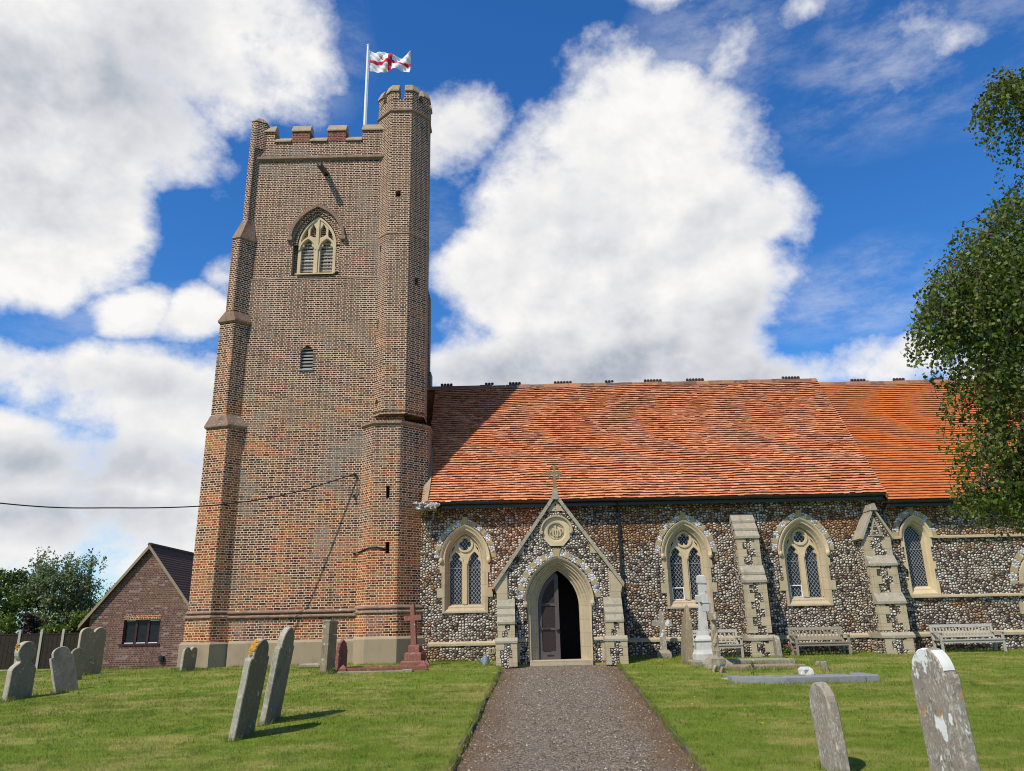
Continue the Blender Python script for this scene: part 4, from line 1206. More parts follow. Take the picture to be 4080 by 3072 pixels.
def qrows(z0, z1, y, a, b, h=.21, flip=0):
    out = []; z = z0; k = flip
    while z < z1 - .05:
        ze = min(z + h * (.85 + .3 * ((k * 37) % 10) / 10), z1); out.append((z, ze, y, a if k % 2 else b, b if k % 2 else a)); z = ze; k += 1
    return out
x0, x1 = 6.10, 6.68
buttress(x0, x1, [(21.28, -.3), (21.28, 1.9), (21.5, 2.3), (21.5, 3.06), (21.93, 3.74), (NW + .02, 3.74), (NW + .02, -.3)],
         qrows(-.1, .36, 21.20, .13, .24) + qrows(.56, 1.86, 21.28, .12, .23) + qrows(2.32, 3.05, 21.5, .12, .22, flip=1),
         weathers=[(21.28, 1.88, 21.40, 2.09), (21.39, 2.09, 21.5, 2.31), (21.5, 3.07, 21.64, 3.29), (21.63, 3.29, 21.78, 3.52), (21.77, 3.52, 21.93, 3.76)], base=(21.20, .46))
x0, x1 = 9.56, 10.27
b2 = buttress(x0, x1, [(21.22, -.3), (21.22, 1.25), (21.36, 1.5), (21.36, 2.24), (21.48, 2.48), (21.48, 3.0), (NW + .02, 3.0), (NW + .02, -.3)],
              qrows(-.1, .36, 21.14, .16, .26) + qrows(.56, 1.22, 21.22, .15, .27) + qrows(1.52, 2.2, 21.36, .15, .26, flip=1) + qrows(2.5, 3.0, 21.48, .14, .24),
              weathers=[(21.22, 1.26, 21.36, 1.52), (21.36, 2.25, 21.48, 2.50)], base=(21.14, .46))
gb = MB(); xm = (x0 + x1) / 2
gb.prism([(x0, 3.0), (x1, 3.0), (xm + .02, 3.72), (xm - .02, 3.72)], (), 21.48, NW + .1)
part(gb, 'gablet', M['flint_quoin'], b2)
gc = MB()
for s in (-1, 1):
    xe = xm + s * ((x1 - x0) / 2 + .12)
    ux, uz = xe - xm, 2.96 - 3.84; L = math.hypot(ux, uz); nx, nz = -uz / L * s * .07, ux / L * s * .07
    gc.prism([(xm, 3.84), (xe, 2.96), (xe - abs(nx) * s, 2.96 - abs(nz)), (xm, 3.84 - .10)], (), 21.40, NW + .05)
gc.prism([(xm - .09, 3.72), (xm + .09, 3.72), (xm + .04, 3.90), (xm - .04, 3.90)], (), 21.36, NW)
gc.prism([(x0 + .17, 3.02), (x1 - .17, 3.02), (xm, 3.55)], [[(x0 + .245, 3.06), (x1 - .245, 3.06), (xm, 3.42)]], 21.466, 21.49)
part(gc, 'gablet_coping', M['stone_weather'], b2)

# ------------------------------------------------------------------ porch
PY = 20.3; PX0, PX1, PXC, PAP = -.50, 2.64, 1.075, 4.06
pw = MB()
door_face = arch(PXC, .80, -.1, 1.30, 2.44, 12)
gable = [(PX0, -.1), (PX1, -.1), (PX1, 1.86), (PXC + .02, PAP), (PXC - .02, PAP), (PX0, 1.86)]
medc = circle(PXC, 3.18, .30, 24)
pw.prism([(PX0, -.101), (PX0, 1.86), (PXC - .02, PAP), (PXC + .02, PAP), (PX1, 1.86), (PX1, -.101)] + [(x, z if z > 0 else -.101) for x, z in door_face[1:] + door_face[:1]], [medc], PY, PY + .4)
for a, b in ((PX0, PX0 + .3), (PX1 - .3, PX1)): pw.box(a, b, PY + .41, NW, -.1, 1.86)
porch = part(pw, 'porch', M['flint_porch'])
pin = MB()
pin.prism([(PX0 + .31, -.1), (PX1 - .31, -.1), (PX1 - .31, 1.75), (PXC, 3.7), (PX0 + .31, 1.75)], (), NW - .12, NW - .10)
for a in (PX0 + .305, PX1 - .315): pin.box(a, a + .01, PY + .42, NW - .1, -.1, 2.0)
part(pin, 'porch_shade_lining', M['interior'], porch)  # thin dark sheets over the walls paint the shade indoors
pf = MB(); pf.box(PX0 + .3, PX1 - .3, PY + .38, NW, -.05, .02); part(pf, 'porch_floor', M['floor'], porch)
pr = MB()
for s in (-1, 1):
    xe = PXC + s * 1.72
    xs, ze = (xe, 1.82)
    pr.loft([[(PXC, y, PAP - .08), (xe, y, ze), (xe, y, ze - .06), (PXC, y, PAP - .16)] for y in (PY + .3, NW + .3)], True, (True, True))
part(pr, 'porch_roof', M['tile_old'], porch)
cp = MB()
for s in (-1, 1):
    xe, ze = PXC + s * 1.68, 1.87; xa, za = PXC, 4.22
    dx, dz = xe - xa, ze - za; L = math.hypot(dx, dz); px_, pz_ = -dz / L * s * .085, dx / L * s * .085
    k = 7
    for i in range(k):
        a, b = i / k + (.003 if i else 0), (i + 1) / k
        q = [(xa + dx * a, za + dz * a), (xa + dx * b, za + dz * b)]
        lo = [(q[1][0] - abs(px_) * s, q[1][1] - abs(pz_)), (q[0][0] - (abs(px_) * s if i else 0), q[0][1] - (abs(pz_) if i else .13))]
        if i == k - 1: lo[0] = (q[1][0] - .02 * s, q[1][1] - .11)
        yy = PY - .085 + rng.uniform(-.004, .004)
        cp.prism(q + lo, (), yy, PY + .5)
cp.prism([(PXC - .075, 4.02), (PXC + .075, 4.02), (PXC + .06, 4.30), (PXC - .06, 4.30)], (), PY - .10, PY + .14)
part(cp, 'gable_coping', M['stone_weather'], porch)
kn = MB()
for s in (-1, 1):
    X = lambda u: PXC + s * u
    kn.prism([(X(1.30), 1.5), (X(1.30), 2.16), (X(1.42), 2.16), (X(1.655), 1.80), (X(1.63), 1.78), (X(1.60), 1.70), (X(1.575), 1.66), (X(1.575), 1.5)], (), PY - .03, PY + .38)
    for z in (2.62,): kn.prism([(X(.86), z), (X(1.13), z), (X(.86), z + .36)], (), PY - .02, PY + .02)
    kn.prism([(X(.02), 3.72), (X(.22), 3.72), (X(.02), 3.98)], (), PY - .018, PY + .02)
parts(kn, 'kneeler', M['stone_jamb'], porch)
# doorway
dw = MB()
ords = [(PY - .03, .80), (PY + .02, .77), (PY + .02, .735), (PY + .10, .715), (PY + .10, .665), (PY + .17, .645), (PY + .17, .60), (PY + .26, .56), (PY + .26, .53), (PY + .38, .53)]
dw.loft([[(x, y, z) for x, z in arch(PXC, w, .0, 1.30, 2.22 + (w - .53) * .85, 12)[1:] + arch(PXC, w, .0, 1.30, 2.22 + (w - .53) * .85, 12)[:1]] for y, w in ords], False)
out = surround_outline(PXC, [(.0, .44, .86), (.44, .60, .80), (.60, .98, .90), (.98, 1.25, .82), (1.25, 1.34, .82)], 1.34, .82, 2.46, 12)
df = [(x, z) for x, z in arch(PXC, .80, .0, 1.30, 2.45, 12)]
dw.prism(out[:-0 or None] + [(2 * PXC - 0 - (PXC + .80), .0)][:0] + [(df[0][0], .0)] + df[1:][::-1][0:] if False else out, (), PY - .0301, PY - .03) if False else None
right = [p for p in out if p[0] >= PXC - 1e-9]
left = [p for p in out if p[0] < PXC - 1e-9]
dw.prism(out + [(x, z) for x, z in df[:1] + df[1:][::-1]][0:1] + df[1:][::-1], (), PY - .03, PY + .01)
dwy = part(dw, 'doorway', M['stone_jamb'], porch)
dh = MB()
o1, o2 = arc_only(PXC, .81, 1.40, 2.46, 14), arc_only(PXC, .885, 1.40, 2.56, 14)
dh.loft([[(a[0], PY - .03, a[1]), ((a[0] + b[0]) / 2, PY - .09, (a[1] + b[1]) / 2), (b[0], PY - .11, b[1]), (b[0], PY - .01, b[1])] for a, b in zip(o1, o2)], True, (True, True))
for s in (-1, 1): dh.lathe([(.0, -.12), (.05, -.08), (.065, -.02), (.05, .03), (.03, .05)], (PXC + s * .85, PY - .06, 1.40), 8)
part(dh, 'hood_mould', M['stone_jamb'], porch)
vs, vf = MB(), MB(); voussoirs(vs, vf, PXC, .90, 1.07, 1.52, 2.57, 2.70, PY, 30, 2, 4)
parts(vs, 'voussoir', M['stone_olive'], porch); parts(vf, 'flint_panel', M['knapped'], porch)
tp = MB(); tp.box(.30, 1.86, PY - .12, PY + .40, -.1, .035); part(tp, 'threshold', M['stone_jamb'], porch, bevel=.01)
# half of the double wire gate stands shut, the other half is open
gd = MB(); gy = PY + .30
lx0, lx1 = PXC - .525, PXC - .01
def leaf_arch(x0_, x1_, z0_, grow=0.):
    pts = [(x, z) for x, z in arch(PXC, .525 + grow, z0_, 1.30, 2.20 + grow, 14) if x <= x1_ + 1e-6]
    a = [p for p in pts if p[0] < PXC]
    zt = max(p[1] for p in a)
    return [(x1_, z0_), (x1_, 2.13 + grow)] + sorted([p for p in a if p[1] > 1.2], key=lambda p: -p[1]) + [(PXC - .525 - grow, z0_)]
o_ = leaf_arch(lx0, lx1, .03)
i_ = [(lx1 - .085, .24), (lx1 - .085, 2.02)] + [(PXC + (p[0] - PXC) * .84, 1.30 + (p[1] - 1.30) * .86) for p in o_[2:-1] if p[0] < lx1 - .2] + [(lx0 + .085, .24)]
gd.prism(o_, [i_], gy, gy + .05)
gd.box(lx0 + .06, lx1 - .06, gy + .003, gy + .047, 1.34, 1.40); gd.box(lx0 + .06, lx1 - .06, gy + .003, gy + .047, .74, .80)
gd.box(lx1 - .03, lx1 + .02, gy - .012, gy + .06, .03, 2.10)
gate = part(gd, 'porch_gate', M['door_wood'])
gm = MB(); gm.prism(i_, (), gy + .022, gy + .028); part(gm, 'wire_mesh', M['mesh'], gate)
gl_ = MB()
for z in (1.355, .755, .225): gl_.box(lx0 + .10, lx0 + .30, gy - .012, gy - .002, z + .01, z + .03)
gl_.box(lx1 - .06, lx1 + .03, gy - .05, gy - .012, .72, .76); gl_.box(lx1 + .0, lx1 + .03, gy - .05, gy - .012, .66, .76); gl_.box(lx0 + .2, lx0 + .37, gy - .01, gy - .001, .12, .15)
part(gl_, 'gate_ironwork', M['black'], gate)

# roundel with the sacred monogram
md = MB()
octo = [(PXC + .40 * math.cos(R(22.5 + 45 * k)), 3.16 + .40 * math.sin(R(22.5 + 45 * k))) for k in range(8)]
octo = [(PXC + s * a, 3.18 + b) for s, a, b in ((1, .17, -.36), (1, .34, -.17), (1, .34, .12), (1, .24, .28), (1, .08, .36), (-1, .08, .36), (-1, .24, .28), (-1, .34, .12), (-1, .34, -.17), (-1, .17, -.36))]
md.prism(octo, [circle(PXC, 3.18, .262, 28)], PY - .03, PY + .02)
md.prism(circle(PXC, 3.18, .27, 28), (), PY + .03, PY + .06)
r1 = [circle(PXC, 3.18, r_, 28) for r_ in (.205, .225, .262)]
md.loft([[(a[0], PY + .03, a[1]), (b[0], PY - .02, b[1]), (c[0], PY - .03, c[1])] for a, b, c in zip(r1[0] + r1[0][:1], r1[1] + r1[1][:1], r1[2] + r1[2][:1])], False)
for k in range(40):
    a = 2 * math.pi * k / 40
    md.box(-.008, .008, -.0, .03, -.012, .012, xf=Matrix.Translation((PXC + .187 * math.cos(a), PY + .005, 3.18 + .187 * math.sin(a))) @ Matrix.Rotation(-a, 4, 'Y'))
medal = part(md, 'roundel', M['stone'], porch)
ih = MB()
def stroke(pts, w=.03):
    for (a, b), (c, d) in zip(pts[:-1], pts[1:]):
        L = math.hypot(c - a, d - b); nx, nz = -(d - b) / L * w / 2, (c - a) / L * w / 2
        ex, ez = (c - a) / L * w * .3, (d - b) / L * w * .3
        ih.prism([(PXC + a + nx - ex, 3.18 + b + nz - ez), (PXC + a - nx - ex, 3.18 + b - nz - ez), (PXC + c - nx + ex, 3.18 + d - nz + ez), (PXC + c + nx + ex, 3.18 + d + nz + ez)], (), PY - .015 + rng.uniform(0, .002), PY + .035)
stroke([(-.115, .045), (-.085, .07), (-.085, -.07), (-.06, -.10)])
stroke([(-.05, .13), (-.02, .15), (-.02, -.07), (.0, -.10)], .034)
stroke([(-.02, .03), (.015, .06), (.035, .03), (.035, -.08), (.015, -.13)])
stroke([(.125, .065), (.10, .075), (.08, .045), (.105, .0), (.115, -.05), (.09, -.095), (.07, -.085)])
for a_ in (-.15, .15): stroke([(a_, -.03), (a_, .03)], .02)
part(ih, 'monogram', M['stone'], medal)
mh = MB()
o1, o2 = circle(PXC, 3.18, .35, 40), circle(PXC, 3.18, .425, 40)
ar = [i for i in range(40) if -10 <= (math.degrees(2 * math.pi * i / 40)) <= 190]
mh.loft([[(o1[i][0], PY - .02, o1[i][1]), ((o1[i][0] + o2[i][0]) / 2, PY - .09, (o1[i][1] + o2[i][1]) / 2), (o2[i][0], PY - .09, o2[i][1]), (o2[i][0], PY - .0, o2[i][1])] for i in range(0, 21)], True, (True, True))
for s in (-1, 1): mh.lathe([(0, -.07), (.04, -.04), (.05, .0), (.04, .03)], (PXC + s * .385, PY - .05, 3.17), 8)
part(mh, 'roundel_hood', M['stone_jamb'], medal)

# cross on the gable
fx = MB(); yc = PY + .0; zc_ = 4.73
fx.prism([(PXC - .06, 4.30), (PXC + .06, 4.30), (PXC + .045, 4.36), (PXC - .045, 4.36)], (), yc - .07, yc + .07)
fx.prism([(PXC - .042, 4.36), (PXC + .042, 4.36), (PXC + .030, zc_), (PXC - .030, zc_)], (), yc - .045, yc + .045)
for a in range(4):
    th = a * math.pi / 2
    Rm = Matrix.Translation((PXC, yc, zc_)) @ Matrix.Rotation(th, 4, 'Y')
    fx.loft([[tuple(Rm @ Vector((x, y, z))) for x, y in ((-w, -.04), (w, -.04), (w, .04), (-w, .04))] for z, w in ((.02, .024), (.13, .026), (.19, .05), (.215, .012))], True, (True, True))
    c = (PXC + .105 * math.cos(th + math.pi / 4), zc_ + .105 * math.sin(th + math.pi / 4))
    ring0, ring1 = circle(c[0], c[1], .050, 14), circle(c[0], c[1], .074, 14)
    fx.loft([[(p[0], yc - .035, p[1]), (q[0], yc - .035, q[1]), (q[0], yc + .035, q[1]), (p[0], yc + .035, p[1])] for p, q in zip(ring0 + ring0[:1], ring1 + ring1[:1])], True)
part(fx, 'gable_cross', M_stone('mossy_cross_stone', (.22, .19, .09), .5, lich=.4, orange=.2), porch)

# porch buttresses
for xa, xb in ((-.47, -.07), (2.22, 2.63)):
    pbm = MB()
    pbm.prism([(19.98, -.1), (19.98, .92), (PY, 1.50), (PY + .02, 1.50), (PY + .02, -.1)], (), xa, xb, F=lambda u, v, w: (w, u, v))
    pbm.box(xa - .05, xb + .05, 19.90, PY, -.1, .47)
    o = part(pbm, 'porch_buttress', M['flint_porch'])
    q = MB()
    for z0, z1, y, wl, wr in [(.58, .74, 19.98, .10, .16), (.74, .93, 19.98, .17, .10), (-.08, .12, 19.90, .12, .20), (.12, .30, 19.90, .09, .11), (.30, .46, 19.90, .20, .14)]:
        e = .05 if z0 < .45 else 0
        q.box(xa - e - .012, xa - e + wl, y - .014, y + .2, z0, z1 - .004); q.box(xb + e - wr, xb + e + .012, y - .014, y + .2, z0, z1 - .004)
    parts(q, 'quoin', M['stone_jamb'], o)
    w_ = MB()
    for y0, z0, y1, z1 in [(19.98, .94, 20.10, 1.13), (20.09, 1.13, 20.20, 1.32), (20.19, 1.32, 20.30, 1.52)]:
        w_.prism([(y0 - .035, z0 - .03), (y0 - .035, z0 + .02), (y1 - .012, z1), (y1 + .05, z1), (y1 + .05, z0 - .03)], (), xa - .025, xb + .025, F=lambda u, v, w: (w, u, v))
    w_.prism([(19.87, .46), (19.87, .51), (19.97, .59), (PY, .59), (PY, .46)], (), xa - .075, xb + .075, F=lambda u, v, w: (w, u, v))
    parts(w_, 'weathering', M['stone_weather'], o)
pg = MB()
band(pg, .0, .24, .48, .58, PY, .06, .06); band(pg, 1.92, 2.2, .48, .58, PY, .06, .06)
for a, b, c, d in ((-.03, .06, .0, .46), (2.10, 2.2, .0, .46)): pg.prism([(a, c), (b, c), (b, d), (a, d)], (), PY - .02, PY + .01)
parts(pg, 'plinth_band', M['stone_jamb'], porch)
# vent grille in the nave plinth by the porch
vgm = MB(); vgm.box(-.78, -.62, NW - .095, NW - .05, .17, .31); vg_ = part(vgm, 'air_brick', M['stone'])
vgs = MB()
for i in range(3): vgs.box(-.755 + i * .042, -.73 + i * .042, NW - .098, NW - .094, .19, .29)  # dark strips stand in for the shade in the slots
parts(vgs, 'vent_slot', M['darkhole'], vg_)
# cable conduit on the turret
cd = MB()
cd.tube([(-4.52, TY0 - .03, 2.88), (-4.36, TY0 - .04, 2.90), (-4.0, 21.43, 2.99), (-3.8, 21.425, 3.0), (-3.62, 21.425, 2.96), (-3.53, 21.5, 2.90)], .022, 6)
part(cd, 'conduit', M['cable'], turret)

# ------------------------------------------------------------------ ground
SL = .0752
def gz(x, y):
    d = y - 20.45
    z = SL * (d - .9 * math.log1p(math.exp(d / .9))) if d < 20 else 0.   # slope rising to a flat terrace
    if x < -9 and y > 21.5: z -= .05 * min(y - 21.5, 9) * min(1, (-9 - x) / 2)
    if x < -8.0: z += .03 * math.sin((x + 8) * .5)
    z += .018 * noise.noise(Vector((x * .35, y * .35, 2.)))
    if y < 6: z += 0
    return z
def pxl(y):
    x = -.845 + (y - 10.1) * .0475
    if y > 19.2: x -= .28 * ((y - 19.2) / 1.0) ** 2
    return x
def pxr(y):
    x = 2.135 + (y - 9.9) * .0288
    if y > 19.4: x += .20 * ((y - 19.4) / .9) ** 2
    return x
PEND = 20.28
DIP = .075
ys = list(np.arange(-12, 6, 2.)) + list(np.arange(6, 24.01, .35)) + list(np.arange(26, 60, 3.)) + [70, 90, 140, 260, 600, 1400, 3000]
ys = sorted(set([round(float(v), 3) for v in ys] + [PEND, PEND + .02]))
lx = [-2500, -900, -300, -120, -70, -45, -36] + list(np.arange(-30, -1, 1.)) + [-.6, -.3, -.1]
rx = [.1, .3, .6] + list(np.arange(1., 30, 1.)) + [36, 45, 70, 120, 300, 900, 2500]
gm = MB(); rows = []
for y in ys:
    row = []
    inn = y <= PEND
    yy = min(y, PEND)
    a, b = pxl(yy), pxr(yy)
    for d in lx:
        x = a + d if d < -.11 else a - .03
        row.append((x, y, gz(x, y) - (.25 if y > 120 else 0)))
    for x in (a, a + (b - a) * .33, a + (b - a) * .66, b):
        row.append((x, y, gz(x, y) - (DIP + .02 if inn else 0)))
    for d in rx:
        x = b + d if d > .11 else b + .03
        row.append((x, y, gz(x, y) - (.25 if y > 120 else 0)))
    rows.append(row)
nx_ = len(rows[0])
gm.add([p for r in rows for p in r], [(j * nx_ + i, j * nx_ + i + 1, (j + 1) * nx_ + i + 1, (j + 1) * nx_ + i) for j in range(len(rows) - 1) for i in range(nx_ - 1)], r=.5)
g = gm.build('ground', M['turf'], smooth=False); struct(g, 'mown churchyard lawn sloping up to the church')

# path
pm = MB(); py = list(np.arange(5.5, PEND, .12)) + [PEND]; n = 26; side = []
for y in py:
    a, b = pxl(y) + .005, pxr(y) - .005
    for i in range(n + 1):
        u = i / n; x = a + (b - a) * u
        z = gz(x, y) - DIP + .012 + .018 * math.sin(math.pi * u) + .010 * noise.noise(Vector((x * 3, y * 3, 0))) + .004 * noise.noise(Vector((x * 14, y * 14, 5)))
        pm.v.append((x, y, z)); side.append(abs(u * 2 - 1))
for j in range(len(py) - 1):
    for i in range(n):
        k = j * (n + 1) + i
        pm.f.append((k, k + 1, k + n + 2, k + n + 1)); pm.mi.append(0); pm.r.append(.5)
po = pm.build('path', M['path'], smooth=True); struct(po, 'worn gravel path leading up to the porch')
at = po.data.attributes.new('side', 'FLOAT_VECTOR', 'POINT'); sv3 = np.zeros((len(side), 3), np.float32); sv3[:, 0] = side
at.data.foreach_set('vector', sv3.ravel())
pz = lambda x, y: gz(x, y) - DIP + .012 + .018 * math.sin(math.pi * min(1, max(0, (x - pxl(y)) / (pxr(y) - pxl(y)))))
# loose stones on it
NP = 16000
yv = 7.5 + (PEND - 7.5) * nrng.random(NP) ** 1.5; pts = []; fcs = []; rr_ = []
for k in range(NP):
    y = yv[k]; u = rng.random(); x = pxl(y) + (pxr(y) - pxl(y)) * u
    s = rng.uniform(.006, .017) * (1.5 if rng.random() < .06 else 1); z = pz(x, y); a = rng.random() * 6.28
    o = len(pts)
    for q in range(4): pts.append((x + s * math.cos(a + q * 1.57) * rng.uniform(.7, 1.2), y + s * math.sin(a + q * 1.57) * rng.uniform(.7, 1.2), z - .002 + rng.uniform(0, .004)))
    pts.append((x + rng.uniform(-.3, .3) * s, y + rng.uniform(-.3, .3) * s, z + s * rng.uniform(.5, 1.0)))
    for q in range(4): fcs.append((o + q, o + (q + 1) % 4, o + 4))
    c = rng.random(); rr_ += [c] * 4
me = bpy.data.meshes.new('gravel'); me.from_pydata(pts, [], fcs); me.materials.append(M['pebble']); finish_mesh(me, rr_)
gv = bpy.data.objects.new('gravel', me); col.objects.link(gv); tag(gv, 'loose brown and grey gravel scattered over the path', 'gravel', kind='stuff')

# timber edging boards
for side_, fx_ in ((-1, pxl), (1, pxr)):
    eb = MB(); y = 5.5; bounds = [5.5, 8.6, 11.4, 14.3, 17.2, 20.05]
    for y0, y1 in zip(bounds[:-1], bounds[1:]):
        rings = []; j0 = rng.uniform(-.03, .03)
        for i in range(9):
            y = y0 + (y1 - y0 - .02) * i / 8; x = fx_(y) + j0 * .6 + .030 * noise.noise(Vector((side_ * 5, y * 1.3, 0)))
            z = gz(x, y) + .012 + .02 * noise.noise(Vector((y * .9, side_, 4)))
            w = .016
            rings.append([(x - w, y, z - .14), (x + w, y, z - .14), (x + w, y, z), (x - w, y, z + .003)])
        eb.loft(rings, True, (True, True))
        for yy_ in (y0 + .05,): eb.box(fx_(yy_) - side_ * .0 - .02 - (.035 if side_ < 0 else -.0), fx_(yy_) + .02 + (.0 if side_ < 0 else .035), yy_, yy_ + .05, gz(fx_(yy_), yy_) - .12, gz(fx_(yy_), yy_) + .025)
    o = eb.build('path_edging', M['timber'], loc=(fx_(10), 10, gz(fx_(10), 10)))
    tag(o, 'weathered timber board edging the %s side of the gravel path' % ('left' if side_ < 0 else 'right'), 'edging', 'timber edging boards along the path')

# mown grass
def grass_field():
    def zone(n, y0, y1, h, wd, pw):
        y = y0 + (y1 - y0) * nrng.random(n) ** pw
        x = (nrng.random(n) * 2 - 1) * (y * .74 + .6)
        return x, y, np.full(n, h), np.full(n, wd)
    zs_ = [zone(190000, 7.2, 12.0, .036, .006, .8), zone(150000, 12.0, 16.5, .038, .009, .8), zone(95000, 16.5, 22.1, .040, .013, .9)]
    x = np.concatenate([z[0] for z in zs_]); y = np.concatenate([z[1] for z in zs_]); h = np.concatenate([z[2] for z in zs_]); w = np.concatenate([z[3] for z in zs_])
    yl = np.minimum(y, PEND)
    a = -.845 + (yl - 10.1) * .0475; a -= np.where(yl > 19.2, .28 * (yl - 19.2) ** 2, 0)
    b = 2.135 + (yl - 9.9) * .0288; b += np.where(yl > 19.4, .2 * ((yl - 19.4) / .9) ** 2, 0)
    keep = ~((x > a - .02) & (x < b + .02)) & ~((x > -.7) & (x < 2.8) & (y > 19.7)) & ~((x > -2.6) & (y > 21.88)) & ~((x < -2.3) & (x > -9.0) & (y > 21.35) & ~((x > -7.6) & (x < -4.5) & (y < 21.68)))
    x, y, h, w, a, b = x[keep], y[keep], h[keep], w[keep], a[keep], b[keep]
    # ragged fringe along the path edges and around the stones
    n = len(x)
    z = np.array([gz(float(p), float(q)) for p, q in zip(x, y)])
    edge = np.exp(-np.minimum(np.abs(x - a), np.abs(x - b)) / .07)
    cl = np.array([noise.noise(Vector((float(p) * 3.1, float(q) * 3.1, 0))) + .5 * noise.noise(Vector((float(p) * 11, float(q) * 11, 4))) for p, q in zip(x, y)])
    h = h * (.45 + .9 * nrng.random(n)) * (1 + .8 * edge) * (.75 + 1.1 * np.clip(cl, -.2, .8))
    # longer tufts round the stones, along the walls and over the path boards
    ex = []
    spots = [(-4.13, 12.05, .13, 160), (-4.08, 12.55, .13, 160), (-4.03, 13.1, .12, 150), (-3.98, 13.7, .12, 150), (-10.0, 16.1, .2, 160), (-9.9, 16.6, .2, 120), (-9.5, 17.1, .2, 160), (-10.7, 20.1, .25, 140), (-4.55, 19.05, .16, 150), (-4.45, 19.5, .2, 150),
             (-3.4, 19.45, .6, 260), (-2.5, 20.0, .35, 160), (4.45, 8.3, .16, 200), (4.4, 8.9, .16, 200), (3.6, 9.45, .14, 220), (3.58, 9.9, .14, 160), (4.1, 19.6, .2, 160), (4.45, 19.1, .3, 220), (4.6, 18.5, .3, 240), (5.5, 19.15, .7, 300), (5.6, 18.2, .7, 300), (5.7, 16.05, 1.0, 420), (5.7, 16.75, 1.0, 300), (6.6, 17.6, .15, 90), (6.75, 18.4, .15, 90), (6.54, 20.3, .15, 90), (-8.4, 20.4, .25, 120), (-.8, 20.3, .2, 80), (3.86, 21.4, .25, 120)]
    for sx, sy, sr, cnt in spots:
        q = nrng.normal(0, .5, (cnt, 2)) * np.array([sr if sr > .3 else sr, sr * .25 if sr > .3 else sr]) + np.array([sx, sy]); ex.append(np.c_[q, np.full(cnt, .10), np.full(cnt, .010 if sy > 15 else .007)])
    def line(x0, y0, x1, y1, cnt, hh, sp=.04, ww=.011):
        t_ = nrng.random(cnt); ex.append(np.c_[x0 + (x1 - x0) * t_ + nrng.normal(0, sp, cnt), y0 + (y1 - y0) * t_ + nrng.normal(0, sp, cnt), np.full(cnt, hh), np.full(cnt, ww)])
    line(2.8, 21.86, 6.0, 21.86, 900, .07); line(6.8, 21.86, 9.5, 21.86, 800, .07); line(10.4, 21.88, 14.5, 21.88, 1100, .07); line(-2.3, 21.86, -.65, 21.86, 500, .07)
    line(-7.6, 21.62, -4.4, 21.62, 700, .06); line(-9.05, 21.4, -8.2, 21.2, 260, .06); line(-4.1, 21.28, -3.1, 21.28, 260, .06); line(-3.1, 21.28, -2.4, 21.9, 220, .06); line(-16.9, 31.9, -12.9, 31.9, 300, .12, .05, .03)
    for fx2 in (pxl, pxr):
        yy = 7.2 + (PEND - 7.2) * nrng.random(5200); off = (-1 if fx2 is pxl else 1) * (.03 - np.abs(nrng.normal(0, .045, 5200)) * 1.0)
        nn = np.array([noise.noise(Vector((float(v) * 1.7, 3.0 if fx2 is pxl else 9.0, 0))) for v in yy])
        kk = nn > -.12
        ex.append(np.c_[np.array([fx2(float(v)) for v in yy]) + off, yy, .045 + .05 * np.clip(nn, 0, 1), np.full(5200, .007)][kk])
    E_ = np.concatenate(ex); ne = len(E_)
    x = np.concatenate([x, E_[:, 0]]); y = np.concatenate([y, E_[:, 1]]); w = np.concatenate([w, E_[:, 3]]); h = np.concatenate([h, E_[:, 2] * (.5 + .8 * nrng.random(ne))])
    z = np.concatenate([z, np.array([gz(float(p), float(q)) for p, q in E_[:, :2]])]); n = len(x)
    ang = nrng.random(n) * np.pi * 2
    lean = nrng.normal(0, .45, (n, 2)) * h[:, None]
    dx, dy = np.cos(ang) * w * .5, np.sin(ang) * w * .5
    V = np.empty((n, 3, 3), np.float32)
    V[:, 0] = np.stack([x - dx, y - dy, z - .006], 1); V[:, 1] = np.stack([x + dx, y + dy, z - .006], 1)
    V[:, 2] = np.stack([x + lean[:, 0], y + lean[:, 1], z + h], 1)
    me = bpy.data.meshes.new('grass')
    me.vertices.add(n * 3); me.vertices.foreach_set('co', V.ravel())
    me.loops.add(n * 3); me.loops.foreach_set('vertex_index', np.arange(n * 3, dtype=np.int32))
    me.polygons.add(n); me.polygons.foreach_set('loop_start', np.arange(0, n * 3, 3, dtype=np.int32)); me.polygons.foreach_set('loop_total', np.full(n, 3, np.int32))
    at = me.attributes.new('rnd', 'FLOAT', 'FACE'); at.data.foreach_set('value', nrng.random(n).astype(np.float32))
    me.materials.append(M['blade']); me.update(calc_edges=True)
    o = bpy.data.objects.new('grass', me); col.objects.link(o)
    tag(o, 'short mown grass blades covering the churchyard lawn', 'grass', kind='stuff')
grass_field()


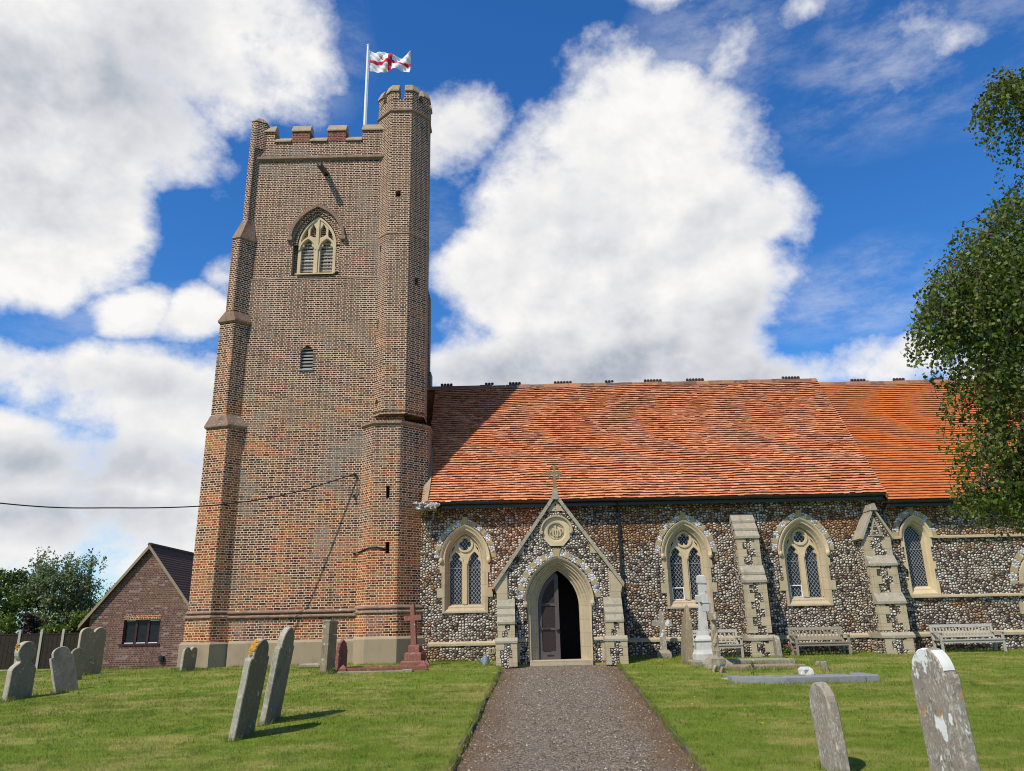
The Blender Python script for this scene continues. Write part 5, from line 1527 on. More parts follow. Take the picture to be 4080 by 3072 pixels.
# ------------------------------------------------------------------ headstones
def stone_mesh(outline, th, rough=.006, seg=3, seed=0):
    """slab standing on z=0: u along local y, thickness along local x, with worn edges"""
    mb = MB(); o = ccw(outline)
    # resample outline
    pts = []
    for i in range(len(o)):
        a, b = o[i], o[(i + 1) % len(o)]
        L = math.hypot(b[0] - a[0], b[1] - a[1]); k = max(1, int(L / .07))
        for j in range(k): pts.append((a[0] + (b[0] - a[0]) * j / k, a[1] + (b[1] - a[1]) * j / k))
    def jig(p, s):
        return (p[0] + rough * noise.noise(Vector((p[0] * 9, p[1] * 9, s + seed))), p[1] + (rough * noise.noise(Vector((p[0] * 9, p[1] * 9, s + 7 + seed))) if p[1] > .02 else 0))
    def inset(P, d):
        n = len(P); out = []
        for i in range(n):
            a, b, c = Vector(P[i - 1]), Vector(P[i]), Vector(P[(i + 1) % n])
            e = (c - a)
            if e.length < 1e-6: out.append(P[i]); continue
            nn = Vector((-e.y, e.x)).normalized()
            out.append((b.x + nn.x * d, b.y + nn.y * d))
        return out
    base = [jig(p, 0) for p in pts]; inn = inset(base, .012)
    h = th / 2; F = lambda w: (lambda p: (w + rough * .6 * noise.noise(Vector((p[0] * 6, p[1] * 6, 3 + seed + w * 10))), p[0], p[1]))
    rings = [[F(-h)(p) for p in inn], [F(-h + .012)(p) for p in base], [F(h - .012)(p) for p in base], [F(h)(p) for p in inn]]
    mb.loft([r[::-1] for r in rings], True, mi=1)
    tri = tessellate_polygon([[Vector((p[0], p[1], 0)) for p in inn]])
    n = len(inn)
    mb.add(rings[0], [tuple(t) for t in tri]); mb.add(rings[3], [tuple(reversed(t)) for t in tri])
    return mb


def arcpts(cx, cz, r, a0, a1, n=10): return [(cx + r * math.cos(R(a0 + (a1 - a0) * i / n)), cz + r * math.sin(R(a0 + (a1 - a0) * i / n))) for i in range(n + 1)]
def O_round(w, h, sh=.0):
    r = w / 2 - sh
    return [(-w / 2, -.3), (w / 2, -.3), (w / 2, h - r)] + arcpts(0, h - r, r, 0, 180) + [(-w / 2, h - r)]
def O_shoulder(w, h, point=False):
    s = w * .11
    zz = h * .83
    top = arcpts(0, zz + .015, w / 2 - s, 0, 180, 12)
    top = [(x, zz + .02 + (z - zz) * (h - zz) / (w / 2 - s)) for x, z in top]
    if point: top = [(x, z + .03 * (1 - abs(x) / (w / 2))) for x, z in top]
    return [(-w / 2, -.3), (w / 2, -.3), (w / 2, zz - .03), (w / 2 - .01, zz), (w / 2 - s, zz + .005)] + top + [(-w / 2 + s, zz + .005), (-w / 2 + .01, zz), (-w / 2, zz - .03)]
def O_double(w, h):
    r = w / 4
    return [(-w / 2, -.3), (w / 2, -.3), (w / 2, h - r)] + arcpts(w / 4, h - r, r, 0, 150, 8) + [(0, h - r * .75)] + arcpts(-w / 4, h - r, r, 30, 180, 8)
def O_disc(w, h):
    r = w * .36; zb = h - 2 * r
    return [(-w / 2, -.3), (w / 2, -.3), (w / 2, zb * .80), (w / 2 - .03, zb * .88), (w * .22, zb + .01)] + arcpts(0, h - r, r, -52, 232, 18) + [(-w * .22, zb + .01), (-w / 2 + .03, zb * .88), (-w / 2, zb * .80)]
def O_ogee(w, h):
    zz = h * .86
    return [(-w / 2, -.3), (w / 2, -.3), (w / 2, zz - .04), (w * .43, zz - .01), (w * .40, zz + .02), (w * .30, zz + .05), (w * .2, h - .05), (w * .1, h - .012), (0, h), (-w * .1, h - .012), (-w * .2, h - .05), (-w * .30, zz + .05), (-w * .40, zz + .02), (-w * .43, zz - .01), (-w / 2, zz - .04)]
def O_gable(w, h):
    return [(-w / 2, -.3), (w / 2, -.3), (w / 2, h * .66), (w * .44, h * .67), (w * .44, h * .76), (w * .36, h * .77), (w * .36, h * .86), (0, h), (-w * .36, h * .86), (-w * .36, h * .77), (-w * .44, h * .76), (-w * .44, h * .67), (-w / 2, h * .66)]


def headstone(near, dirv, w, th, outline, mt, label, lean=(0, 0), name='headstone', group='old headstones in the churchyard', seed=0, edge=None):
    """near: ground point at the middle of the edge towards the camera; dirv: plan direction of the width; lean: (across face, along width) in radians"""
    d = Vector((dirv[0], dirv[1], 0)).normalized()
    c = Vector((near[0], near[1], 0)) + d * (w / 2)
    rz = math.atan2(-d.x, d.y)
    mb = stone_mesh(outline, th, seed=seed)
    o = mb.build(name, [mt, edge or mt], local=True)
    o.location = (c.x, c.y, gz(c.x, c.y) - .01)
    o.rotation_euler = (lean[1], lean[0], rz)
    tag(o, label, 'headstone', group)
    return o

hsA = headstone((-4.13, 12.02), (.14, 1), .60, .105, O_shoulder(.60, 1.36), M['grave_dark'], 'dark leaning headstone with an orange lichen patch on its shoulder, nearer of a tilted pair', (R(9.5), R(2)), seed=1, edge=M['grave_edge'])
hsB = headstone((-4.04, 13.1), (.10, 1), .60, .10, O_shoulder(.60, 1.42, True), M['grave_grey'], 'grey leaning headstone with a pointed top, farther of a tilted pair', (R(9.5), R(2)), seed=2, edge=M['grave_edge'])
# lichen cushions on the leaning stones
def lichen(parent_stone, y, z, x, s, mt, seed, name='lichen_patch', n=9):
    mb = MB(); rr = random.Random(seed); q = []
    for k in range(14):
        a = 2 * math.pi * k / 14; r_ = s * rr.uniform(.7, 1.1); q.append((y + r_ * 1.4 * math.cos(a), z + r_ * math.sin(a)))
    return q
lp = MB()
sh = [p for p in O_shoulder(.60, 1.36)]
hp = [(-.240 * math.cos(R(a)), 1.149 + (.015 + .234 * math.sin(R(a))) * .987 + .002) for a in (2, 14, 26, 38, 50)]
for k in range(34):            # crusty rosettes grown together over the shoulder
    th_ = R(rng.triangular(0, 64, 26)); xx = rng.uniform(-.052, .05); r_ = rng.uniform(.012, .034)
    cx_, cz2 = -.240 * math.cos(th_), 1.149 + (.015 + .234 * math.sin(th_)) * .987
    tg = Vector((0, math.sin(th_), math.cos(th_))); nn_ = Vector((0, -math.cos(th_), math.sin(th_)))
    P0 = Vector((xx, cx_, cz2)) + nn_ * .003
    ring = [P0 + (Vector((1, 0, 0)) * math.cos(q * .785) + tg * math.sin(q * .785)) * r_ * rng.uniform(.6, 1.15) for q in range(8)]
    ring = [Vector((max(-.053, min(.053, v.x)), v.y, v.z)) for v in ring]
    lp.add([P0 + nn_ * .008] + ring, [(0, 1 + q, 1 + (q + 1) % 8) for q in range(8)])
lo = lp.build('lichen_patch', M['orange_lichen'], hsA, local=True)

LLs = headstone((-10.05, 16.10), (.30, .95), .60, .13, O_disc(.56, 1.10), M['grave_grey'], 'grey headstone with a round disc head above sloping shoulders', (R(2), R(0)), seed=3, edge=M['grave_edge'])
lp = MB()
for k in range(16):
    P0 = Vector((-.071, -.15 + rng.gauss(0, .022), .92 + rng.gauss(0, .04))); P0 = Vector((rng.uniform(-.05, .02), -.205 * math.cos(R(18 + rng.gauss(0, 9))), .92 + .205 * math.sin(R(18 + rng.gauss(0, 9)))))
    lp.lathe([(.0, -.012), (.02, 0), (.012, .010), (0, .014)], P0, 7)
lo = lp.build('lichen_patch', M['orange_lichen'], LLs, local=True)
headstone((-9.60, 17.06), (.62, .78), .46, .085, O_shoulder(.46, .90), M['grave_mottled'] if False else M['grave_grey'], 'small mottled grey headstone leaning to the left on the lawn', (R(-10), R(12)), seed=4, edge=M['grave_edge'])
headstone((-10.42, 18.9), (.5, .85), .36, .07, O_round(.36, .74), M['grave_brown'], 'low round-topped headstone half hidden behind a leaning mottled one', (R(3), 0), seed=5)
headstone((-10.88, 20.05), (.55, .83), .66, .09, O_double(.66, 1.13), M['grave_brown'], 'tall brown double-headed headstone with orange lichen near the brick hall', (R(2), 0), seed=6, edge=M['grave_edge'])
headstone((-8.42, 20.4), (.4, .9), .44, .085, O_double(.44, .58), M['grave_brown'], 'short twin-topped headstone at the foot of the brick tower', (R(4), 0), seed=7, edge=M['grave_edge'])
headstone((-4.40, 19.82), (.35, .93), .40, .09, O_gable(.40, .72), M['granite_red'], 'small red granite headstone with a pointed stepped top', (R(1), 0), seed=8)
big = headstone((4.43, 8.30), (-.12, 1), .60, .155, O_round(.60, 1.45, .035), M['grave_pale'], 'large lichen-crusted headstone with a white patch on its rounded shoulder', (R(-1.5), R(-2)), seed=9, group='old headstones in the churchyard')
lp = MB()
hp = arcpts(0, 1.45 - .265, .268, 118, 172, 7)
lp.loft([[(-.066, a + .012, b - .010), (-.060, a, b + .002), (0, a - .002, b + .005), (.064, a, b + .002), (.066, a + .012, b - .012)] for a, b in hp], False)
lo = lp.build('lichen_crust', M['crust'], big, local=True)
headstone((3.62, 9.45), (-.12, 1), .46, .12, O_round(.46, .98, .02), M['grave_mottled'], 'narrow mottled headstone with a rounded head in front of the big lichened one', (R(-3), R(-2)), seed=10)
headstone((6.54, 20.35), (.1, 1), .36, .12, O_round(.36, .55), M['grave_mottled'], 'short pale headstone with a rounded top beside a flint buttress', (R(-2), 0), seed=11)
sl = MB(); sl.loft([[(-t_ + dx_, -w_, z), (t_ + dx_, -w_, z), (t_ + dx_, w_, z), (-t_ + dx_, w_, z)] for t_, w_, z, dx_ in ((.085, .31, -.3, 0), (.082, .31, .3, 0), (.078, .30, .8, .01), (.06, .25, 1.05, .012), (.035, .13, 1.26, .02), (.012, .02, 1.37, .02))], True, (True, True))
o = sl.build('headstone', M['grave_brown'], local=True, bevel=.012); o.location = (4.12, 19.93, gz(4.12, 19.93)); o.rotation_euler = (0, R(3.5), 0)
tag(o, 'tall narrow pointed headstone with a cracked edge in front of the nave window', 'headstone', 'old headstones in the churchyard')
headstone((6.66, 17.62), (-.5, .86), .16, .05, [(-.08, -.2), (.08, -.2), (.08, .2), (-.08, .23)], M['old_stone'], 'small flat footstone tilted to the left in the lawn', (R(-12), R(6)), name='footstone', group='small footstones', seed=13)
headstone((6.72, 18.5), (.9, .4), .2, .09, O_round(.2, .12, .03), M['old_stone'], 'low worn stone stump behind the tilted footstone', (0, 0), name='footstone', group='small footstones', seed=14)
headstone((4.28, 18.05), (.6, .8), .17, .06, O_round(.17, .16, .02), M['granite_red'] if False else M['cross_stone'], 'small pinkish footstone leaning against another below the rough cross', (R(16), 0), name='footstone', group='small footstones', seed=15)
headstone((4.40, 17.92), (.7, .7), .15, .05, [(-.075, -.2), (.075, -.2), (.06, .13), (-.07, .15)], M['cross_stone'], 'small square pinkish footstone tilted right below the rough cross', (R(24), 0), name='footstone', group='small footstones', seed=16)

# upright stone post seen edge on
pi = MB()
pi.box(-.085, .085, 0, .46, -.2, .86); pi.box(-.085, .085, 0, .46, .865, 1.16); pi.box(-.11, .11, -.02, .48, -.2, .03)
pi.loft([[(-.1, -.015, 1.16), (.1, -.015, 1.16), (.1, .475, 1.16), (-.1, .475, 1.16)], [(-.07, 0, 1.20), (.07, 0, 1.20), (.07, .46, 1.20), (-.07, .46, 1.20)]], True, (True, True))
pi.box(.08, .095, .10, .36, .25, .75)
o = pi.build('headstone', M['grave_brown'], local=True, bevel=.008); o.location = (-4.55, 19.11, gz(-4.55, 19.11)); o.rotation_euler = (0, R(1.5), R(-12))
tag(o, 'tall square-edged brown headstone standing edge-on before the tower plinth', 'headstone', 'old headstones in the churchyard')
# flat ledger
fl = MB(); fl.loft([[(-.27, -.3, 0), (.27, -.3, 0), (.27, .3, 0), (-.27, .3, 0)], [(-.27, -.3, .06), (.27, -.3, .06), (.27, .3, .06), (-.27, .3, .06)], [(-.22, -.25, .09), (.22, -.25, .09), (.22, .25, .09), (-.22, .25, .09)]], True, (True, True))
o = fl.build('ledger_stone', M['old_stone'], local=True, bevel=.008); o.location = (-5.28, 21.0, gz(-5.28, 21)); tag(o, 'flat low ledger stone lying on the grass beside the tower', 'grave slab')

# red granite cross on three steps
z0 = gz(-2.56, 20.35)
rc = thing('cross_monument', 'red granite cross on a three-stepped base in front of the brick turret', 'grave cross', (-2.56, 20.35, z0), R(-14))
for k, (w, h0, h1) in enumerate(((.30, -.1, .15), (.225, .15, .34), (.15, .34, .52))):
    s_ = MB(); s_.loft([[(-w, -w * .8, h0), (w, -w * .8, h0), (w, w * .8, h0), (-w, w * .8, h0)], [(-w, -w * .8, h1 - .04), (w, -w * .8, h1 - .04), (w, w * .8, h1 - .04), (-w, w * .8, h1 - .04)], [(-w + .03, -w * .8 + .03, h1), (w - .03, -w * .8 + .03, h1), (w - .03, w * .8 - .03, h1), (-w + .03, w * .8 - .03, h1)]], True, (True, True))
    s_.build('step', M['granite_red'], rc, local=True, bevel=.006)
cs = MB(); cs.prism([(-.072, .52), (.072, .52), (.062, 1.10), (.235, 1.10), (.235, 1.225), (.06, 1.225), (.058, 1.49), (-.058, 1.49), (-.06, 1.225), (-.235, 1.225), (-.235, 1.10), (-.062, 1.10)], (), -.05, .05)
o = cs.build('cross', M['granite_red'], rc, local=True, bevel=.008); o.rotation_euler = (0, R(-3.5), 0)
# its kerb
z1 = gz(-3.2, 19.6)
ks = thing('grave_kerb', 'red granite kerb set with pyramid-topped corner posts in the grass', 'grave kerb', (-3.2, 19.6, z1))
for (xa, xb, ya, yb_) in ((-.95, .92, -.22, -.12), (-.95, .92, .42, .52), (-.97, -.86, -.12, .42)):
    k_ = MB(); k_.box(xa, xb, ya, yb_, -.1, .075); k_.build('rail', M['granite_red'], ks, local=True, bevel=.01)
for (xx, yy) in ((.95, -.17), (.95, .47), (-.95, -.17)):
    k_ = MB(); h_ = .15 if xx > 0 else .1
    k_.loft([[(xx - w, yy - w, z), (xx + w, yy - w, z), (xx + w, yy + w, z), (xx - w, yy + w, z)] for z, w in ((-.1, .095), (h_ * .6, .095), (h_ * .66, .085), (h_ + .05, .006))], True, (True, True))
    k_.build('corner_post', M['granite_red'], ks, local=True)
z1 = gz(-3.4, 19.1)
ks = thing('grave_kerb', 'pale stone kerb almost level with the turf in front of the red granite grave', 'grave kerb', (-3.4, 19.1, z1))
for (xa, xb, ya, yb_) in ((-.85, .72, -.06, .05), (.72, .95, -.10, .10)):
    k_ = MB(); k_.box(xa, xb, ya, yb_, -.1, .035 if xb < .8 else .06); k_.build('rail' if xb < .8 else 'end_stone', M['old_stone'], ks, local=True, bevel=.01)

# grey latin cross close to the nave wall
z0 = gz(3.9, 21.5)
gc_ = thing('cross_monument', 'lichened grey stone cross standing against the nave wall beside the porch', 'grave cross', (3.86, 21.5, z0), R(-8))
s_ = MB(); s_.loft([[(-.20, -.14, -.1), (.20, -.14, -.1), (.20, .14, -.1), (-.20, .14, -.1)], [(-.19, -.13, .12), (.19, -.13, .12), (.19, .13, .12), (-.19, .13, .12)], [(-.12, -.08, .2), (.12, -.08, .2), (.12, .08, .2), (-.12, .08, .2)]], True, (True, True)); s_.build('base', M['old_stone'], gc_, local=True, bevel=.01)
cs = MB(); cs.prism([(-.085, .18), (.085, .18), (.068, .80), (.26, .80), (.26, .95), (.068, .95), (.066, 1.17), (-.066, 1.17), (-.068, .95), (-.26, .95), (-.26, .80), (-.068, .80)], (), -.045, .045)
cs.build('cross', M['grave_pale'], gc_, local=True, bevel=.008)

# marble memorial cross seen from its side
z0 = gz(4.42, 19.45)
mm = thing('memorial_cross', 'tall white marble memorial cross on a moulded pedestal, arms edge-on', 'memorial', (4.44, 19.45, z0 - .02))
def squares(tab, d=1.0): return [[(-w, -w * d, z), (w, -w * d, z), (w, w * d, z), (-w, w * d, z)] for w, z in tab]
s_ = MB(); s_.loft(squares(((.34, -.15), (.34, .10), (.31, .13))), True, (True, True)); s_.build('plinth', M['old_stone'], mm, local=True, bevel=.01)
s_ = MB(); s_.loft(squares(((.24, .13), (.24, .26), (.20, .31), (.18, .36), (.175, .52), (.20, .56), (.19, .60), (.13, .68), (.12, .78))), True, (True, True)); s_.build('pedestal', M['marble'], mm, local=True, bevel=.006)
s_ = MB(); s_.loft(squares(((.105, .78), (.085, 1.40), (.078, 1.68)), .8), True, (True, True))
s_.loft([[(-.085, y, 1.44 - e), (.085, y, 1.44 - e), (.085, y, 1.60 + e), (-.085, y, 1.60 + e)] for y, e in ((-.36, .03), (-.30, .0), (.30, .0), (.36, .03))], True, (True, True))
s_.loft(squares(((.078, 1.68), (.08, 1.86), (.105, 1.90), (.10, 2.06), (.05, 2.09)), .8), True, (True, True))
s_.box(-.05, .13, -.345, -.20, 1.22, 1.44); s_.box(.07, .12, -.06, .06, 1.70, 1.90)
o = s_.build('cross', M['marble'], mm, local=True, bevel=.008); o.rotation_euler = (0, R(2.5), 0)
# rough stone cross on a boulder
z0 = gz(4.57, 18.8)
rk = thing('cross_monument', 'rough brown stone cross, arms edge-on, set on a grey boulder', 'grave cross', (4.57, 18.8, z0))
def rough_block(mb, tab, seed, amp=.03, n=10):
    rings = []
    for z, wx, wy in tab:
        q = []
        for k in range(n):
            a = 2 * math.pi * k / n; cxx, cyy = math.copysign(abs(math.cos(a)) ** .6, math.cos(a)), math.copysign(abs(math.sin(a)) ** .6, math.sin(a))
            d_ = 1 + amp / max(wx, wy) * noise.noise(Vector((k * 1.7, z * 9, seed)))
            q.append((cxx * wx * d_, cyy * wy * d_, z + amp * .4 * noise.noise(Vector((k, z * 5, seed + 4)))))
        rings.append(q)
    mb.loft(rings, True, (True, True))
s_ = MB(); rough_block(s_, ((-.15, .30, .28), (.08, .28, .26), (.20, .20, .2), (.25, .10, .1)), 1, .09, 12); s_.build('boulder_base', M['marble'] if False else M['old_stone'], rk, local=True)
s_ = MB(); rough_block(s_, tuple((.18 + i * .09, .085 - .002 * i, .08) for i in range(10)) + ((1.02, .066, .08), (1.05, .066, .30), (1.12, .07, .31), (1.20, .068, .30), (1.22, .06, .08), (1.33, .055, .07), (1.43, .05, .06)), 5, .035, 12); s_.build('cross', M['cross_stone'], rk, local=True)
# black iron standpipe
sp_ = MB(); zz = gz(4.27, 19.55)
sp_.tube([(4.27, 19.5, zz - .1), (4.29, 19.5, zz + .58)], .028, 8); sp_.lathe([(.03, 0), (.045, .015), (.045, .05), (.02, .075)], (4.29, 19.5, zz + .57), 8); sp_.box(4.285, 4.36, 19.48, 19.52, zz + .56, zz + .62)
o = sp_.build('iron_post', M['black'], loc=(4.27, 19.5, zz)); tag(o, 'thin black iron post with a cap beside the tall pointed headstone', 'post')

# stone kerbs in front of the benches
def kerb(name, label, cx, cy, segs, mt, rz=0, group=None):
    t_ = thing(name, label, 'grave kerb', (cx, cy, gz(cx, cy)), rz, group)
    for (xa, xb, ya, yb_, h_, nm) in segs:
        k_ = MB(); k_.loft([[(xa, ya, -.12), (xb, ya, -.12), (xb, yb_, -.12), (xa, yb_, -.12)], [(xa, ya, h_ - .02), (xb, ya, h_ - .02), (xb, yb_, h_ - .02), (xa, yb_, h_ - .02)], [(xa + .015, ya + .015, h_), (xb - .015, ya + .015, h_), (xb - .015, yb_ - .015, h_), (xa + .015, yb_ - .015, h_)]], True, (True, True))
        k_.build(nm, mt, t_, local=True, bevel=.006)
    return t_
kerb('grave_kerb', 'long raised grey stone kerb in front of the wooden benches', 5.55, 19.35, [(-.75, .95, -.14, 0, .10, 'rail'), (-.75, .95, .55, .68, .09, 'rail'), (.82, .95, 0, .55, .09, 'rail')], M['old_stone'])
kerb('grave_kerb', 'low mossy brown kerb sunk in the turf behind the blue-grey slabs', 5.55, 18.3, [(-.8, .85, -.07, .05, .09, 'rail'), (-.8, .8, .5, .6, .08, 'rail')], M['grave_brown'])
gs = kerb('grave_kerb', 'broad blue-grey granite kerb lying flush in the lawn', 5.75, 16.35, [(-.55, 1.02, -.30, -.05, .115, 'rail'), (1.04, 1.30, -.30, .45, .115, 'end_stone'), (-1.2, 1.02, .50, .66, .09, 'rail')], M['granite_grey'], R(2))
k_ = MB(); k_.loft([[(-1.45, .25, z), (-1.32, .12, z), (-.55, -.30, z), (-.55, -.06, z), (-1.2, .28, z), (-1.2, .66, z), (-1.45, .66, z)] for z in (-.1, .10)], True, (True, True)); k_.build('end_stone', M['granite_grey'], gs, local=True, bevel=.008)
def boulder(x, y, w, h, mt, label, seed, group=None):
    mb = MB(); rough_block(mb, ((-.04, w * .42, w * .36), (h * .3, w * .5, w * .42), (h * .75, w * .45, w * .38), (h, w * .28, w * .24)), seed, w * .22, 14)
    o = mb.build('rock', mt, local=True, smooth=False); o.location = (x, y, gz(x, y)); tag(o, label, 'rock', group); return o
boulder(5.92, 16.93, .29, .20, M['marble'], 'whitish rounded rock sitting on the blue-grey kerb', 3)
boulder(4.26, 16.9, .16, .04, M['cross_stone'], 'small brown clod lying on the lawn near the kerb', 6)


# ------------------------------------------------------------------ benches
def bench(label, x, y, L, rz, mt, nsl, arms=True):
    t_ = thing('bench', label, 'bench', (x, y, gz(x, y)), rz, 'wooden benches along the church wall')
    H, S, D = .69, .30, .42
    lg = lambda mb: mb.build('leg', mt, t_, local=True, bevel=.004)
    for s in (-1, 1):
        m_ = MB(); xx = s * (L / 2 - .03)
        m_.box(xx - .03, xx + .03, -D, -D + .055, -.02, .47); lg(m_)
        m_ = MB(); m_.loft([[(xx - .03, a, z), (xx + .03, a, z), (xx + .03, a + .055, z), (xx - .03, a + .055, z)] for a, z in ((-.02, -.02), (-.02, S), (.07, H))], True, (True, True)); lg(m_)
        if arms:
            m_ = MB(); m_.box(xx - .035, xx + .035, -D - .03, .03, .47, .50); m_.build('armrest', mt, t_, local=True, bevel=.005)
    m_ = MB(); m_.box(-L / 2 + .03, L / 2 - .03, -D + .005, -D + .04, S - .075, S - .01); m_.box(-L / 2 + .03, L / 2 - .03, -.02, .02, S - .075, S - .01)
    m_.build('apron', mt, t_, local=True)
    m_ = MB()
    for k in range(5): m_.box(-L / 2 + .005, L / 2 - .005, -D - .015 + k * .085, -D + .055 + k * .085, S - .008, S + .014)
    m_.build('seat', mt, t_, local=True)
    m_ = MB(); by = lambda z: -.0 + (z - S) / (H - S) * .085
    for za, zb in ((H - .075, H), (S + .06, S + .10)):
        m_.loft([[(xx, by(z) - .018 * (1 if 1 else 0), z) for z in (za, zb)] + [(xx, by(z) + .02, z) for z in (zb, za)] for xx in (-L / 2 + .055, L / 2 - .055)], True, (True, True))
    for k in range(nsl):
        xx = -L / 2 + .10 + (L - .2) * k / (nsl - 1)
        w = .018
        m_.loft([[(xx - w, by(z) - .006, z), (xx + w, by(z) - .006, z), (xx + w, by(z) + .010, z), (xx - w, by(z) + .010, z)] for z in (S + .095, H - .07)], True, (True, True))
    m_.build('backrest', mt, t_, local=True)
    return t_
bench('short pale wooden bench partly hidden behind the marble memorial', 5.22, 21.45, 1.22, R(0), M['teak_grey'], 10)
bench('weathered brown wooden bench between the two flint buttresses', 7.93, 21.52, 1.42, R(0), M['teak'], 14)
bench('long wooden slatted bench below the chancel window', 11.80, 21.50, 1.66, R(0), M['teak_grey'], 18)

# watering can
z0 = gz(-.80, 20.35)
wc = thing('watering_can', 'grey galvanised watering can on the grass beside the porch', 'watering can', (-.80, 20.35, z0))
b_ = MB(); b_.lathe([(.088, -.01), (.09, .0), (.086, .19), (.09, .195), (.082, .2)], (0, 0, 0), 18); b_.build('body', M['zinc'], wc, local=True, smooth=False)
b_ = MB(); b_.tube([(-.07, 0, .05), (-.14, 0, .12), (-.22, 0, .20)], [.022, .016, .012], 8); b_.tube([(-.215, 0, .195), (-.24, 0, .215)], [.014, .032], 8); b_.build('spout', M['zinc'], wc, local=True)
b_ = MB(); b_.tube([(.085, 0, .05), (.15, 0, .10), (.14, 0, .19), (.07, 0, .235), (-.03, 0, .24), (-.07, 0, .19)], .008, 6); b_.build('handle', M['zinc'], wc, local=True)

# ------------------------------------------------------------------ flag
pz0 = 15.8
fp = thing('flagpole', 'white flagpole rising above the tower battlements', 'flagpole', (-4.97, 23.0, pz0))
b_ = MB(); b_.tube([(0, 0, 0), (0, 0, 3.0), (.0, 0, 5.30)], [.052, .05, .042], 10); b_.build('pole', M['pole'], fp, local=True)
b_ = MB(); b_.lathe([(0, -.02), (.05, .0), (.055, .04), (.03, .07), (0, .08)], (0, 0, 5.30), 10); b_.build('finial', M['pole'], fp, local=True)
b_ = MB(); b_.tube([(.06, -.03, .4), (.065, -.03, 5.1)], .006, 5); b_.build('halyard', M['pole'], fp, local=True)
fg = MB(); NU, NV = 96, 60; W_, H_ = 1.62, 1.0
def flagp(u, v):
    s = u * W_
    # flies to the right and droops, with folds running down the fly
    x = .09 + s * .92 - .05 * (1 - v) * u + .02 * math.sin(5 * u)
    top = 20.86 - .62 * u + .50 * u * u - .06 * math.sin(6.5 * u - .6) * u
    bot = 20.00 - .30 * u + .30 * u ** 1.5 + .02 * math.sin(6 * u)
    vv = v
    z = bot + (top - bot) * vv + .035 * math.sin(9 * u + 4 * v) * u
    y = .16 * math.sin(7.5 * u + 2.2 * v) * min(1, u * 3) + .05 * math.sin(17 * u - 5 * v) * min(1, u * 3) + .015 * math.sin(40 * u + 22 * v)
    return (-4.97 + x, 23.0 + y, z)
for j in range(NV + 1):
    for i in range(NU + 1): fg.v.append(flagp(i / NU, j / NV))
for j in range(NV):
    for i in range(NU):
        k = j * (NU + 1) + i; u, v = (i + .5) / NU, (j + .5) / NV
        mi = 0
        if abs(v - .5) < .085 or abs(u - .5) < .052: mi = 1
        du, dv = (u - .26) * W_, (v - .76) * H_
        if max(abs(du), abs(dv)) < .085 and (abs(du - dv * .8) < .026 or abs(du + dv * .8) < .026): mi = 2
        fg.f.append((k, k + 1, k + NU + 2, k + NU + 1)); fg.mi.append(mi); fg.r.append(.5)
fo = fg.build('flag', [M['flag_white'], M['flag_red'], M['flag_brown']], loc=(-4.97, 23.0, 20.0), smooth=True)
md_ = fo.modifiers.new('thick', 'SOLIDIFY'); md_.thickness = .004
tag(fo, 'white flag with a red cross and small crossed emblem flying from the pole', 'flag')

# ------------------------------------------------------------------ overhead cable
def cable(name, label, pts, r, n=24):
    mb = MB(); P = [Vector(p) for p in pts]; out = []
    for k in range(len(P) - 1):
        p0 = P[max(k - 1, 0)]; p1 = P[k]; p2 = P[k + 1]; p3 = P[min(k + 2, len(P) - 1)]
        for i in range(n):
            t_ = i / n
            out.append(.5 * ((2 * p1) + (p2 - p0) * t_ + (2 * p0 - 5 * p1 + 4 * p2 - p3) * t_ ** 2 + (3 * p1 - p0 - 3 * p2 + p3) * t_ ** 3))
    out.append(P[-1]); mb.tube(out, r, 6)
    o = mb.build(name, M['cable'], loc=tuple(pts[0])); tag(o, label, 'cable'); return o
wc_ = cable('overhead_cable', 'black overhead cable sagging from the tower wall out to the left', [(-4.56, 21.74, 5.10), (-6.1, 20.82, 4.42), (-7.7, 19.86, 4.00), (-9.6, 18.75, 3.80), (-11.76, 17.48, 3.77), (-16, 15.0, 4.3), (-24, 10.2, 6.6)], .016)
bk = MB(); bk.box(-4.585, -4.535, TY0 - .08, TY0 + .02, 5.05, 5.14); bk.tube([(-4.56, TY0 - .06, 5.15), (-4.45, TY0 - .05, 5.0), (-4.47, TY0 - .04, 4.6), (-4.52, TY0 - .04, 4.5), (-4.50, TY0 - .03, 4.3)], .011, 6); bk.box(-4.58, -4.545, TY0 - .05, TY0, 4.47, 4.52)
part(bk, 'cable_bracket', M['black'], tower)

# ------------------------------------------------------------------ brick hall
HX, HY, HZ = -14.93, 32.0, -.45
hall = thing('brick_hall', 'modern purplish brick hall with a steep brown tiled roof left of the tower', 'building', (HX, HY, HZ))
hw, eav, ap = 2.30, 2.02 + .0, 4.80
hb = MB()
win = [(-.72, .95), (.74, .95), (.74, 1.86), (-.72, 1.86)]
hb.prism([(-2.1, -.3), (2.1, -.3), (2.1, 2.05), (0, 4.74), (-2.1, 2.05)], [win], 0, .25, F=lambda u, v, w: (u, w, v))
hb.box(-2.1, -1.85, .26, 9, -.3, 2.05); hb.box(1.85, 2.1, .26, 9, -.3, 2.05)
hb.build('wall', M['brick_hall'], hall, local=True)
lt_ = MB()
for k in range(20): lt_.box(-.74 + k * .075, -.74 + k * .075 + .066, -.012, .02, 1.87, 2.05)
lt_.build('lintel', M['brick_orange'], hall, local=True)
hr = MB()
